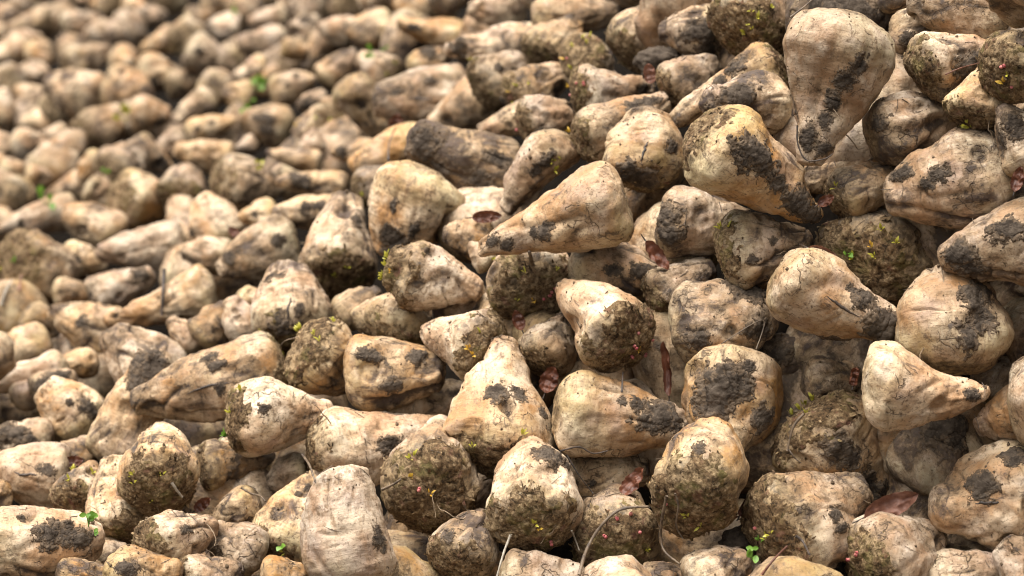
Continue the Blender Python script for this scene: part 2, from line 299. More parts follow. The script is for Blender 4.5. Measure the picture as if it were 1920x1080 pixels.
# --- middle of the picture
b(1200,352,1216,210,136,'stubby upright beet with a dark rotten lower face and branching cracks',22,.5,.35,.6,mud=[(1190,330,34),(1215,345,30),(1260,275,16)],rt=.6,p=2.2,crack=1)
b(1082,268,1248,198,104,'pale beet with hairy brown crown and grey mud brushed over its back',14,.1,.3,.9,mud=[(1190,200,22),(1215,190,18)],sp=[(1068,245,O)])
b(980,236,1064,212,90,'little rounded beet with one black hollow and a bristly crown',14,.1,.25,.8,mud=[(1012,248,16)],sp=[(968,245,P)])
b(1003,212,898,248,60,'slim beet lying behind the little beet with the black hollow',0,-.5,.35,.3)
b(968,345,772,258,136,'heavily stained beet with broken black end and purple-brown streaks',-6,.6,.78,.4,mud=[(792,258,30),(790,280,34),(825,310,18),(900,335,26),(935,300,20)],rt=.5)
b(1062,256,944,390,92,'narrow curved beet with a black pit and thin yellow shoots',4,.0,.35,.3,mud=[(1022,305,20),(1005,320,16)],sp=[(1036,303,Y),(1048,300,Y),(1040,318,Y)],bend=.08)
b(1170,372,904,466,162,'big cream pear-shaped beet lying slantwise above the dark-crowned stub',4,1.2,.15,.25,mud=[(1022,434,22),(1005,436,14),(920,452,16),(950,460,16)],p=1.25,rt=.22)
b(800,326,738,478,160,'pale barrel beet with a dark groove running down to a mud smear',4,.5,.28,.15,mud=[(738,385,13),(728,440,22),(742,455,26),(775,430,14)],rt=.5,p=2.2,groove=1.0)
b(632,548,642,392,146,'brown-bottomed beet with crinkled crown facing down beside the pale barrel beet',32,.4,.4,1.1,mud=[(668,410,18)],sp=[(650,500,Y),(628,515,Y)],seed=77123)
b(665,365,750,326,72,'blurred brown-crowned beet behind the pale barrel beet, two green shoots',16,-.4,.45,.9,sp=[(682,365,Y),(676,380,G)])
b(1072,175,1220,165,96,'white beet with reddish budded crown and a snapped brown tip',18,.1,.25,.9,mud=[(1205,170,16)],sp=[(1080,160,P),(1070,182,P),(1065,165,O),(1095,158,P)],p=1.2)
b(1092,100,1160,150,92,'beet with tufted dark crown of yellow and pink shoots',44,-.2,.4,1.2,sp=[(1092,72,Y),(1105,70,Y),(1076,88,Y),(1060,110,O),(1072,130,Y),(1102,80,Y),(1065,112,P)],ctr=(1105,115))
b(1022,125,1078,42,110,'soft-focus beet with scaly brown lower crown next to the tufted one',26,-.2,.35,1.0)
b(1010,82,838,92,86,'long tan beet with a black muddy end and a chipped side',0,.1,.4,.4,mud=[(858,90,22),(985,75,12)])
b(872,72,748,44,62,'cream tapered beet with one dark spot above the long tan beet',0,.0,.2,.3,mud=[(775,50,10)])
b(1002,38,1160,22,84,'plump rosy beet on the heap crest',0,.0,.3,.3)
b(985,22,878,16,74,'pale beet with folded shoulder behind the rosy one',0,-.1,.3,.3)
b(1172,112,1262,2,122,'tall beet with frayed root fringe and a straight black crack',16,.2,.35,.9,crack=1)
b(892,178,978,112,92,'beet half white, half rough brown, with one green shoot',24,-.1,.35,1.0,mud=[(935,125,12)],sp=[(884,112,Y)])
b(950,190,1058,138,84,'greenish beet with dark crumbly crown and orange shoots',22,.0,.4,1.0,mud=[(915,210,22)],sp=[(968,160,Y),(955,172,O),(990,158,Y),(965,195,Y)])
b(882,182,702,186,112,'large soft-focus beet with a crack across and brown lower flank',4,.3,.35,.4,mud=[(742,172,14),(808,152,12)],crack=1,sp=[(850,205,Y),(815,215,Y)])
b(650,150,722,262,84,'pale soft-focus beet tipping downward beside the cracked one',0,.2,.3,.3,mud=[(678,195,10)])
b(772,138,842,95,64,'small white-shouldered beet with a black cap of mud',0,-.1,.3,.3,mud=[(805,95,16)])
b(748,148,670,112,72,'blurred beet with yellow-green shoots along its crown',12,-.1,.3,.8,sp=[(738,118,Y),(722,142,Y),(760,142,Y)])
b(795,256,658,312,78,'pale slanting beet crossed by a thin dark stem',0,.2,.2,.3)
b(742,505,898,548,118,'long beet with round bristly crown like a thistle and yellow shoots',-6,.3,.35,1.3,sp=[(694,515,Y),(700,522,Y),(712,482,Y),(724,480,Y),(690,524,Y),(730,510,O),(704,488,Y)],lump=.8,mud=[(800,470,10)],neck=1)
b(1000,552,996,468,148,'squat beet with ringed brown crown facing out, pink buds and a stub stalk',58,.1,.4,1.25,sp=[(985,512,Y),(972,558,Y),(1030,548,P),(1040,542,P),(1002,563,O),(1015,560,P),(1044,505,Y),(1028,556,P)],ctr=(995,530))
b(1075,500,1240,520,120,'shaded pinkish beet with a grey mud knob on its end',-8,-.3,.4,.3,mud=[(1205,510,24),(1150,505,14)],rt=.45)
b(1198,668,1056,534,156,'plump cream beet with pointed top and pink-budded scaly crown',30,.9,.2,1.05,sp=[(1190,648,P),(1222,636,P),(1195,655,O),(1222,670,P),(1182,668,P),(1196,628,P)],p=1.2,rt=.25)
b(1008,692,1062,590,112,'yellow-green beet in shade below the squat ringed one',18,-.4,.45,.8)
b(735,638,788,528,116,'white cone-shaped beet pointing up, scaly brown at its foot',16,.2,.2,.7,mud=[(768,572,14)],p=1.0,rt=.25,seed=4411)
b(948,668,796,618,132,'cream beet with nipple-like tip and ragged crown full of strings',34,.6,.25,1.1,sp=[(885,665,O),(880,655,O),(900,625,Y)],p=1.0,rt=.2)
b(652,702,832,692,130,'knobbly white beet split in two lobes with grey hollows',-6,.5,.4,.2,mud=[(684,660,20),(700,668,16),(782,668,24),(735,722,22)],groove=1.3,rt=.6,seed=88121)
b(930,885,946,640,182,'tall cream pear-shaped beet with split top and black bark flake on its belly',22,1.0,.18,.75,mud=[(930,735,18),(975,742,14),(965,730,10),(1018,775,14)],p=1.15,rt=.26,sp=[(885,838,Y),(980,815,Y)])
b(1042,772,1284,800,142,'golden beet with dark wet mud over its far end and a bird-shaped smear',6,.4,.25,.3,mud=[(1238,775,34),(1220,790,28),(1195,755,14),(1165,752,10),(1265,800,20)],rt=.35)
b(908,545,818,592,72,'brown ridged beet glimpsed behind the nipple-tipped one',0,-.6,.45,.4)
b(925,448,832,442,78,'tan beet lying beneath the small red-brown leaf',0,-.7,.3,.5)
b(635,600,712,545,72,'brown spotted beet in shade behind the white cone-shaped one',0,-.6,.5,.5)
b(678,622,735,556,66,'small greenish white beet with a rough dark end',10,-.5,.3,.7)
b(925,498,880,458,48,'pale wedge of beet with shoots under the big slantwise pear-shaped beet',10,-.7,.3,.6,sp=[(918,478,O),(922,486,Y)])
# --- near bottom
b(592,858,846,802,152,'long pinkish beet with scarred crown and an arrow-shaped black mark',10,.5,.25,.7,mud=[(742,762,12),(732,755,8),(730,835,18)],p=1.2,rt=.25)
b(798,912,826,806,174,'round beet facing out with swirled brown crown, dry leaf on its side',58,.8,.35,1.25,sp=[(768,862,Y),(775,856,Y),(803,932,O),(782,918,P),(768,895,O)],ctr=(810,897))
b(1008,1012,1008,824,166,'bell-shaped beet with grey mud cap and pebbly crown facing out',42,1.1,.2,1.0,mud=[(1020,852,24),(1045,862,24),(1060,870,14)],rt=.5,p=2.4,sp=[(1030,1015,P),(1002,982,Y),(1008,990,O)],ctr=(1000,938))
b(1150,1018,1160,928,162,'rough-crowned beet with a bent dry stem lying across it',58,.7,.35,1.25,sp=[(1145,1060,Y),(1155,973,P),(1132,1003,P),(1200,998,P),(1186,966,P),(1210,1030,Y)],ctr=(1155,1008))
b(1072,905,1215,880,106,'yellow waxy beet behind the bell-shaped one, dark leaf at its tip',0,-.2,.3,.3,mud=[(1140,850,14),(1110,905,8)])
b(850,1085,902,958,126,'mottled beet with crusty crown leaning in the dark beside the bell-shaped one',28,.2,.45,1.0,mud=[(842,1005,12)])
b(672,1105,632,882,162,'tall blocky cream beet with combed wrinkles at its foot',0,1.0,.15,.1,lump=.55,groove=.25,mud=[(713,1010,16),(708,995,12),(720,1030,10)],rt=.62,p=2.4,bend=-.05)
b(520,1055,602,892,132,'greenish wrinkled beet with hair roots leaning on the tall blocky one',12,.3,.3,.9,mud=[(575,915,12),(560,925,8)],sp=[(528,1025,G),(535,1035,Y)])
b(942,1098,1092,1085,112,'pale beet along the frame bottom under the bell-shaped one',0,.2,.2,.3)
b(742,1075,832,1082,80,'dim beet low in the dark gap beside the tall blocky one',0,-.4,.4,.3)
b(290,955,302,810,142,'beet with crusty round crown facing down and a pale feather of dry leaf',46,.9,.3,1.15,sp=[(246,892,Y),(252,888,Y),(304,890,Y),(250,905,Y),(282,935,Y)])
b(430,788,616,770,152,'fat golden beet with bristly shoots at its crown and a bright green leaf',10,.8,.2,.7,mud=[(494,768,12)],sp=[(414,820,G),(424,818,G),(452,735,Y),(434,772,Y)],rt=.35)
b(528,700,256,752,148,'long beet with purple-stained back, fibrous crown and a vertical crack',4,.5,.35,.6,mud=[(405,685,20),(412,730,14),(390,672,14)],p=1.6,rt=.3,crack=1)
b(318,735,212,622,150,'broad spotted beet behind the black-tipped one',0,.1,.35,.3,mud=[(290,660,18)],rt=.5)
b(214,868,288,672,110,'leaning beet topped by a fuzzy black mud ball',-10,.4,.4,.3,mud=[(285,690,40),(290,715,34),(262,715,24),(262,680,24)],rt=.5)
b(168,800,92,735,116,'pale beet with a dark dug-out scar on its side',0,.3,.28,.3,mud=[(166,762,18),(175,775,18),(130,755,8)],rt=.5)
b(372,876,512,862,86,'brown rough-ended beet in the shade under the fat golden one',12,-.6,.55,.8)
b(128,892,-30,885,118,'orange-flanked beet with black cracks near its crown',0,.1,.25,.4,mud=[(85,880,14)],crack=1)
b(140,930,165,885,90,'small crusty crown with two yellow shoots between paler beets',44,.1,.5,1.2,sp=[(137,882,Y),(128,900,Y),(175,885,Y)],ctr=(148,920))
b(225,1025,214,872,112,'beet with a long rough brown crown behind the crusty round one',24,.2,.35,1.2,sp=[(222,1030,P)])
b(-32,1030,192,1012,142,'large smooth beet with a dark shield-shaped mud scar',0,.6,.2,.3,mud=[(100,1002,28),(80,1000,20),(125,1000,22),(155,1010,24),(42,972,10)],p=2.0,rt=.5)
b(258,1042,392,984,120,'straw-crowned beet with one round brown sore beside the curled leaf',28,.4,.3,1.0,mud=[(350,994,16)])
b(488,1052,390,998,102,'creased cream beet with a dark tip next to the greenish wrinkled one',-4,.2,.3,.2,mud=[(402,1000,14)])
b(482,935,392,985,80,'shadowed narrow beet above the creased cream one',0,-.4,.4,.3)
b(575,880,505,905,72,'dark brown beet deep behind the long pinkish one',0,-.9,.4,.5)
b(178,850,88,860,62,'wet brown beet with glistening red leaf scraps',0,-.7,.6,.6)
b(200,1085,338,1072,112,'pale beet at the frame bottom with a dark purple patch',0,.4,.25,.2,mud=[(242,1065,18),(228,1060,14)])
b(108,1088,198,1080,72,'purplish beet at the frame bottom under the shield-scarred one',0,.0,.4,.2)
b(338,1092,452,1068,92,'greyish wrinkled beet low at the frame bottom beside the red curled leaf',8,.3,.4,.8)
b(492,1090,594,1078,92,'smooth khaki beet low before the greenish wrinkled one',0,.6,.25,.2)
b(180,1050,248,1040,66,'small dark beet in the hollow under the rough brown crown',0,-.7,.5,.8)
b(92,832,-22,812,82,'pale beet half covered by smooth blue-grey mud',0,-.1,.3,.2,mud=[(30,812,30),(10,808,24),(55,820,16)])
# --- left middle, going soft
b(545,655,545,508,156,'round cracked beet with black muddy top and scarred lower crown',26,.5,.4,.8,mud=[(508,520,18),(524,516,14),(540,620,26),(525,600,16),(560,580,14)],rt=.55,p=2.2,sp=[(530,655,Y),(490,622,Y)],crack=1,seed=9911)
b(562,636,676,728,136,'beet with thick mossy brown crown and tall yellow shoots',18,.5,.3,1.2,sp=[(544,610,Y),(552,607,Y),(540,616,Y),(590,628,Y),(625,605,Y),(600,640,Y)],p=1.6)
b(18,502,118,505,126,'round blurred beet showing its dark greenish crown, straw beneath',40,.4,.4,1.1,sp=[(5,505,Y),(30,490,G)])
b(345,462,186,472,86,'blurred two-lobed beet with a pointed white end',0,.3,.25,.4)
b(118,482,202,498,72,'blurred beet with blackened mud end beside the two-lobed one',0,.1,.35,.3,mud=[(140,490,16)])
b(425,462,374,370,88,'blurred cone-shaped beet pointing up with a dark dot',10,.2,.2,.4,mud=[(360,438,8)],seed=5511)
b(440,485,345,470,72,'blurred tan beet with lumpy yellowish crown beneath the cone-shaped one',10,.0,.35,.9)
b(552,450,412,505,108,'large blurred pitted beet with grey mud across its corner',0,.3,.3,.3,mud=[(430,480,18),(520,450,14)])
b(172,560,288,512,78,'blurred pale beet with a square black mud end',0,.2,.3,.2,mud=[(262,515,20)])
b(402,540,198,604,92,'long ridged beet ending in a thin neck, crossed by a dark stalk',0,.4,.2,.3,p=.9,rt=.25,groove=.8)
b(222,640,98,582,104,'blurred brown-mottled beet with purple blotches below the ridged one',0,.2,.4,.5,mud=[(155,605,14)])
b(45,590,112,622,64,'blurred brown beet under the round greenish-crowned one',0,-.2,.5,.4)
b(100,552,166,548,54,'small blurred beet tucked between the black-ended and brown ones',0,-.1,.3,.3)
b(92,642,-12,662,74,'smooth blurred beet with amber underside at the frame edge',0,.2,.15,.2)
b(124,692,-20,722,70,'blurred long beet with white back beneath the amber one',0,.2,.15,.2)
b(182,678,96,690,60,'blurred orange beet beside the broad spotted one',0,.1,.2,.3)
b(62,740,142,708,74,'blurred slate-grey muddy beet above the dug-out scarred one',0,.2,.6,.2,mud=[(85,718,22),(110,712,20)])
b(28,755,82,715,52,'small blurred tan beet beside the slate-grey one',0,.0,.3,.3)
b(372,640,438,578,72,'blocky blurred beet with spotted brown face near the cracked round one',0,.2,.4,.3,rt=.7)
b(470,640,432,560,64,'pale blurred beet leaning behind the cracked round one',0,.0,.25,.3)
b(378,655,318,600,58,'pale blurred stump beside the blocky spotted one',0,.1,.25,.3)
b(445,555,520,590,52,'half hidden pale blurred beet over the blocky spotted one',0,-.2,.3,.3)
b(222,375,305,390,108,'round blurred beet with white shoulder and golden side',24,.3,.3,.8)
b(338,370,352,320,84,'blurred beet showing a dark round crown hole',52,.2,.4,1.2,ctr=(342,358))
b(402,352,528,350,116,'big dark blurred beet with a muddy brown crown and pale stripe',14,.4,.5,.9,sp=[(492,305,Y)])
b(232,440,118,402,82,'blurred tan beet sloping down from the long white one',0,.2,.3,.3)
b(148,392,-5,428,66,'long white blurred beet near the bright green leaf',0,.2,.2,.3,mud=[(40,420,8)])
b(520,400,452,412,66,'pale blurred beet with one brown spot',0,.2,.2,.2,mud=[(478,402,8)])
b(654,400,512,402,72,'grey-banded blurred beet beside the one-spotted pale beet',0,.2,.4,.3,mud=[(600,385,14),(570,390,14)])
b(655,352,518,338,58,'blurred beet with a clump of brown mud at one end',0,.1,.4,.3,mud=[(552,332,20),(570,340,16)])
b(612,310,488,284,46,'narrow blurred beet with a sunken tan stripe',0,.1,.35,.3,groove=1.0)
b(705,282,620,288,48,'blurred beet tip dabbed with black mud behind the slanting pale one',0,-.1,.4,.3,mud=[(640,285,14)])
b(588,288,586,242,44,'small blurred yellowish knobbly beet',0,.2,.2,.3)
b(640,225,560,250,82,'blurred beet with dark mossy crown dotted with orange shoots',34,.1,.5,1.2,sp=[(562,228,O),(556,236,O),(592,222,Y),(616,226,Y)])
b(545,240,448,222,72,'blurred pinkish beet with a broad black stripe of mud',0,.2,.35,.4,mud=[(496,222,16),(500,240,12)])
b(352,252,438,225,44,'bright white blurred beet with black slit',0,.3,.15,.2,mud=[(372,243,6),(398,230,5)])
b(438,300,330,282,66,'long pale blurred beet with a smooth rosy underside',0,.3,.2,.2)
b(480,265,445,278,32,'tiny blurred beet knob under the black-striped one',0,.2,.2,.2)
b(345,255,290,298,52,'blurred pale beet outlined by a dark curved seam',0,.2,.25,.3)
b(245,268,318,318,60,'blurred wedge-shaped beet with a brown muddy flank',0,.2,.4,.3,mud=[(300,305,16)])
b(192,290,150,336,42,'small blurred beet with white streak near the green speck',0,.2,.2,.2)
b(168,350,210,372,56,'blurred round beet with pale top and brown belly',0,.2,.35,.4)
b(160,270,228,205,86,'large dull brown blurred beet below the yellow-green shoot',20,.2,.45,.8)
b(28,270,82,268,60,'blurred smooth beet with an orange underside',0,.2,.2,.2)
b(125,250,78,255,46,'small blurred beet beside the orange-bellied one',0,.1,.25,.3)
b(2,322,46,318,46,'blurred beet pair, the one with a grey spot',0,.2,.25,.3,mud=[(15,330,7)])
b(48,332,96,330,44,'blurred beet pair, the clean one',0,.2,.2,.3)
b(246,215,318,212,68,'smooth blurred beet with a square grey notch of mud',0,.3,.15,.2,mud=[(298,228,11)])
b(400,180,325,228,50,'blurred slim beet split by a dark line',0,.2,.3,.3,crack=1)
b(262,138,340,140,76,'blurred pale beet with a blackened lower side by the dark hollow',0,.3,.25,.2,mud=[(285,160,14),(310,160,14)])
b(352,88,448,140,66,'blurred beet with a long dark hollow under it',0,.4,.4,.3,mud=[(372,95,10)])
b(452,55,388,50,62,'large tan blurred beet on the far heap',0,.2,.45,.6)
b(538,30,468,42,42,'small pale blurred beet on the far crest',0,.1,.2,.2)
b(600,58,540,50,54,'blurred beet with a black muddy cap in front of a dark gap',0,.1,.3,.3,mud=[(572,36,12)])
b(664,60,596,52,52,'blurred pale lumpy beet between two dark gaps',0,.2,.25,.3)
b(738,50,648,60,72,'blurred brown beet with a beak-like pale fold',0,.2,.4,.5)
b(540,75,448,85,54,'blurred grey-brown beet with a white hump',0,.2,.35,.4)
b(528,86,592,106,38,'small blurred beet running to a dark pointed tail',0,.2,.25,.3,mud=[(580,104,9)])
b(605,155,668,95,60,'blurred beet with a hooded brown hollow beneath it',0,.2,.35,.7)
b(510,178,592,145,60,'blurred greyish beet with two black dots',0,.2,.25,.2,mud=[(556,142,6),(540,158,6)])
b(500,118,440,148,45,'blurred pinkish beet beside the green stem',0,.2,.2,.2)
b(475,185,422,175,58,'blurred beet with a green rim beside the tall green shoot',10,.2,.3,.7)
b(612,195,562,195,48,'blurred beet end plugged with shiny dark mud',-30,.2,.4,.2,mud=[(585,195,18)])
b(655,195,602,190,30,'tiny blurred bone-shaped beet',0,.2,.2,.2)
b(-20,905,-10,990,80,'tan beet sliver at the frame edge above the shield-scarred one',0,-.3,.3,.3)
b(1210,1100,1290,1080,84,'brown beet sliver at the frame bottom between bent stems',0,-.1,.4,.3)
# ---------------------------------------------------------------- one beet: a function of (s along the meridian, angle)
class Beet:
    def __init__(s, R, L, seed, p=None, rt=None, bend=0.0, groove=None, ribs=None, nribs=None, lump=1.0, rough=.5, neck=0):
        r = np.random.default_rng(seed); s.R, s.L, s.seed = R, L, int(seed) % 100000
        s.p = p if p else r.uniform(1.35, 2.1); s.rt = rt if rt else r.uniform(.27, .52)
        s.bend = bend + r.uniform(-.03, .03); s.by = r.uniform(-.04, .04)
        s.hc = R * r.uniform(.50, .72); s.ht = R * s.rt * r.uniform(.2, .85)
        s.lb = max(L - s.hc - s.ht, .35 * R); s.zs = (s.lb + s.ht - s.hc) / 2
        s.groove = groove if groove is not None else r.uniform(.1, .75); s.gph = r.uniform(0, 6.28); s.gtw = r.uniform(-.8, .8)
        s.ribs = ribs if ribs else r.uniform(.004, .022); s.nr = nribs or int(r.integers(3, 7)); s.rp = r.uniform(0, 6.28)
        s.lump = lump; s.rough = rough; s.ov = r.uniform(.90, 1.10); s.neck = neck
        s.dents = [(r.uniform(.2, .9), r.uniform(0, 6.28), r.uniform(.18, .45), r.uniform(.02, .14)) for _ in range(6)]
        s.cut = (r.uniform(0, 6.28), r.uniform(.0, .5))
    def prof(s, u):
        a, c = .28, .88
        t1 = np.clip(u / a, 0, 1) * np.pi / 2; t2 = np.clip((u - a) / (c - a), 0, 1); t3 = np.clip((u - c) / (1 - c), 0, 1) * np.pi / 2
        r1 = s.R * np.sin(t1) ** .85; z1 = s.zs + s.hc * np.cos(t1)
        if s.neck: r1 = s.R * (.62 * np.sin(np.clip(t1 * 1.9, 0, np.pi / 2)) + .38 * sm(t1, .9, np.pi / 2)); z1 = s.zs + s.hc * 1.35 * np.cos(t1)
        r2 = s.R * (1 - (1 - s.rt) * t2 ** s.p); z2 = s.zs - s.lb * t2
        r3 = s.R * s.rt * np.cos(t3) ** .8; z3 = s.zs - s.lb - s.ht * np.sin(t3)
        return np.where(u < a, r1, np.where(u < c, r2, r3)), np.where(u < a, z1, np.where(u < c, z2, z3))
    def surf(s, u, ph, want=False):
        u = np.asarray(u, float).ravel(); ph = np.asarray(ph, float).ravel(); R = s.R
        r, z = s.prof(u); ra, za = s.prof(np.clip(u - .012, 0.0, 1)); rb, zb = s.prof(np.clip(u + .012, 0, 1))
        dr, dz = rb - ra, zb - za; ln = np.hypot(dr, dz) + 1e-12; nr, nz = -dz / ln, dr / ln
        c, sn = np.cos(ph), np.sin(ph)
        P0 = np.c_[r * c * s.ov, r * sn / s.ov, z]; N0 = np.c_[nr * c, nr * sn, nz]; q = P0 / R; k = s.seed; rw = np.clip(r / R, 0, 1)
        d = s.lump * (.15 * noise(q * .95, k) + .080 * noise(q * 1.9, k + 1)) + .036 * noise(q * 4.2, k + 2) + .016 * noise(q * 9, k + 3) + .007 * noise(q * 19, k + 17)
        d = d + s.ribs * rw * np.cos(s.nr * ph + s.rp + 2.2 * noise(q * .8, k + 4)) * sm(u, .1, .35)
        # folds running along the root
        f1 = noise(q * np.array([1.25, 1.25, .42]), k + 5); m1 = sm(noise(q * .9, k + 6), -.25, .35)
        cre = np.exp(-(f1 / .055) ** 2) * m1 * sm(u, .16, .34)
        f2 = noise(q * np.array([.8, .8, 2.3]), k + 7); m2 = sm(noise(q * 1.1, k + 8), .02, .4); cr2 = np.exp(-(f2 / .05) ** 2) * m2 * sm(u, .25, .45)
        g = 0
        for kk in (0, np.pi):
            dp = (ph - s.gph - kk - s.gtw * u - .9 * noise(q * .9, k + 9) + np.pi) % (2 * np.pi) - np.pi
            g = g + np.exp(-(dp / .26) ** 2) * sm(u, .24, .45) * (1 - sm(u, .93, 1.0))
        g = g * s.groove * sm(noise(q * .7, k + 10), -.35, .25)
        d = d - .075 * cre - .05 * cr2 - .19 * g * rw
        d = d + .011 * noise(q * np.array([2.2, 2.2, 11.0]), k + 11) * sm(u, .3, .7) * sm(noise(q * 1.3, k + 12), -.1, .4)
        dent = np.zeros_like(u)
        for du, dp_, dr_, dd in s.dents:
            rr, zz = s.prof(np.array([du])); C = np.array([rr[0] * math.cos(dp_), rr[0] * math.sin(dp_), zz[0]])
            dist = np.linalg.norm(P0 - C, axis=1) / R * (1 + .5 * noise(q * 3, k + 13)); e = 1 - sm(dist, dr_ * .55, dr_); d = d - dd * e; dent = np.maximum(dent, e * dd * 6)
        cm = (1 - sm(u + .10 * noise(q * 2.4, k + 14), .12, .24)) * s.rough
        d = d + cm * (.045 * np.abs(noise(q * 5.5, k + 15)) + .022 * noise(q * 13, k + 16))
        P1 = P0 + N0 * (d * R)[:, None]
        e = P1[:, 2] / s.L; P1[:, 0] += s.L * s.bend * 4 * (e * e - .12); P1[:, 1] += s.L * s.by * 4 * (e * e - .12)
        if want: return P1, np.clip(cre * .8 + cr2 * .6 + g * .9 + dent * .5, 0, 1)
        return P1
    def grid(s, us, phs, wrap=True):
        U, PH = np.meshgrid(us, phs, indexing='ij'); P1, cav = s.surf(U, PH, True); Gd = P1.reshape(len(us), len(phs), 3)
        du = np.gradient(Gd, axis=0)
        if wrap: dp = (np.roll(Gd, -1, 1) - np.roll(Gd, 1, 1)) / 2
        else: dp = np.gradient(Gd, axis=1)
        N = np.cross(du, dp); N /= np.linalg.norm(N, axis=2)[..., None] + 1e-15
        return Gd, N, U, PH, cav
    def body(s, nv, nu):
        us = np.r_[np.linspace(.012, .10, max(4, nv // 7)), np.linspace(.10, .90, nv - 2 * max(4, nv // 7) + 2)[1:-1], np.linspace(.90, .99, max(4, nv // 7))]
        phs = np.linspace(0, 2 * np.pi, nu, endpoint=False)
        Gd, N, U, PH, cav = s.grid(us, phs); nv = len(us)
        V = np.r_[Gd.reshape(-1, 3), Gd[0].mean(0)[None], Gd[-1].mean(0)[None]]
        j = np.arange(nu); top = np.c_[np.full(nu, nv * nu), j, (j + 1) % nu]; bot = np.c_[np.full(nu, nv * nu + 1), (nv - 1) * nu + (j + 1) % nu, (nv - 1) * nu + j]
        N = N.reshape(-1, 3); return V, [grid_faces(nv, nu), np.r_[top, bot]], np.r_[U.ravel(), 0, 1], np.r_[cav, 0, .5], N, U.ravel(), PH.ravel()
    def crown(s, ext, nv, nu, r):
        umax = .05 + .175 * ext; us = np.linspace(.012, min(umax * 1.25, .5), nv); phs = np.linspace(0, 2 * np.pi, nu, endpoint=False)
        Gd, N, U, PH, cav = s.grid(us, phs); q = Gd.reshape(-1, 3) / s.R; k = s.seed + 40; u = U.ravel()
        edge = (umax - u) / umax + 1.0 * noise(q * 1.6, k) + .75 * noise(q * 4.2, k + 1) + .30 * noise(q * 11, k + 5)
        rad = np.hypot(q[:, 0], q[:, 1])
        ring = .5 + .5 * np.sin(26 * rad + 5 * noise(q * 2.5, k + 2))
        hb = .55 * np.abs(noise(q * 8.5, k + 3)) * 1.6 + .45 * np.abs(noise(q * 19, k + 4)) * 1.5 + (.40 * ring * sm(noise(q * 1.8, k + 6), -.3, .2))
        off = s.R * ((.005 + .040 * hb) * sm(edge, .0, .35) - .014 * (1 - sm(edge, -.02, .12)))
        V = Gd.reshape(-1, 3) + N.reshape(-1, 3) * off[:, None]
        fm = grid_faces(nv, nu); keep = (edge[fm] > -.12).any(1); fm = fm[keep]
        top = V[:nu].mean(0); items = [(np.r_[V, top[None]], [fm, np.c_[np.full(nu, nv * nu), np.arange(nu), (np.arange(nu) + 1) % nu]])]
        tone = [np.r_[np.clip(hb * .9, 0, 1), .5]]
        # leaf-scar flakes
        cand = np.where(edge > .06)[0]; nfl = int(170 * min(ext, 1.25)); Nf = N.reshape(-1, 3)
        if len(cand):
            pr = np.clip(np.sin(np.clip(u[cand] / .28, 0, 1) * 1.57), .05, 1); pick = r.choice(cand, nfl, p=pr / pr.sum())
            c0 = V[pick]; n0 = Nf[pick]; out = c0 * np.array([1, 1, 0]) - np.array([0, 0, .3 * s.R]); out -= n0 * (out * n0).sum(1)[:, None]; out /= np.linalg.norm(out, axis=1)[:, None] + 1e-9
            sd = np.cross(n0, out); yaw = r.normal(0, .7, nfl)[:, None]; dirv = out * np.cos(yaw) + sd * np.sin(yaw); sd = np.cross(n0, dirv)
            ln = (s.R * r.uniform(.05, .15, nfl))[:, None]; w = ln * r.uniform(.22, .5, nfl)[:, None]; up = r.uniform(.0, .55, nfl)[:, None]; cur = r.uniform(-.25, .35, nfl)[:, None]
            base = c0 - n0 * s.R * .012; q1 = base + dirv * ln * .55 + n0 * ln * up * .6; q2 = base + dirv * ln + n0 * ln * (up + cur) * .8
            Vf = np.stack([base - sd * w * .5, base + sd * w * .5, q1 - sd * w * .55, q1 + sd * w * .55, q2 - sd * w * .22, q2 + sd * w * .22], 1).reshape(-1, 3)
            ii = (np.arange(nfl) * 6)[:, None]; items.append((Vf, [np.r_[ii + np.array([0, 1, 3, 2]), ii + np.array([2, 3, 5, 4])]]))
            tf = np.repeat(r.beta(.8, 1.0, nfl), 6).reshape(-1, 6); tf[:, :2] *= .6; tone.append(tf.ravel())
        V, F_ = merge(items); return V, F_, np.concatenate(tone)
    def patch(s, u0, p0, rad, r, thick, n=60):
        rr, _ = s.prof(np.array([u0])); M = s.L + .7 * s.R; du = 1.75 * rad / M; dp = min(np.pi, 1.75 * rad / max(rr[0], .15 * s.R))
        us = np.linspace(max(.004, u0 - du), min(.996, u0 + du), n); phs = np.linspace(p0 - dp, p0 + dp, n)
        Gd, N, U, PH, cav = s.grid(us, phs, wrap=False); Pq = Gd.reshape(-1, 3); C = s.surf([u0], [p0])[0]; q = (Pq - C) / rad; k = int(r.integers(1, 9999))
        st = np.array([r.uniform(.75, 1.45), r.uniform(.75, 1.45), r.uniform(.6, 1.1)]); dist = np.linalg.norm(q * st, axis=1)
        m = 1.0 - dist + .62 * noise(q * 1.4, k) + .42 * noise(q * 3.6, k + 1) + .32 * noise(q * 8, k + 2) + .2 * noise(q * 17, k + 5)
        off = thick * (sm(m, .0, .16) * (.45 + .35 * sm(m, .1, .7)) + sm(m, 0, .3) * (.45 * noise(q * 3.3, k + 3) + .22 * noise(q * 8, k + 4))) - .0010 * (1 - sm(m, -.05, .03))
        V = Pq + N.reshape(-1, 3) * off[:, None]; fm = grid_faces(n, n, False); keep = (m[fm] > -.10).any(1); fm = fm[keep]
        if len(fm) < 6: return None
        used = np.unique(fm); remap = np.zeros(len(V), np.int64); remap[used] = np.arange(len(used)); return V[used], [remap[fm]], (1 - sm(m, .05, .65))[used]
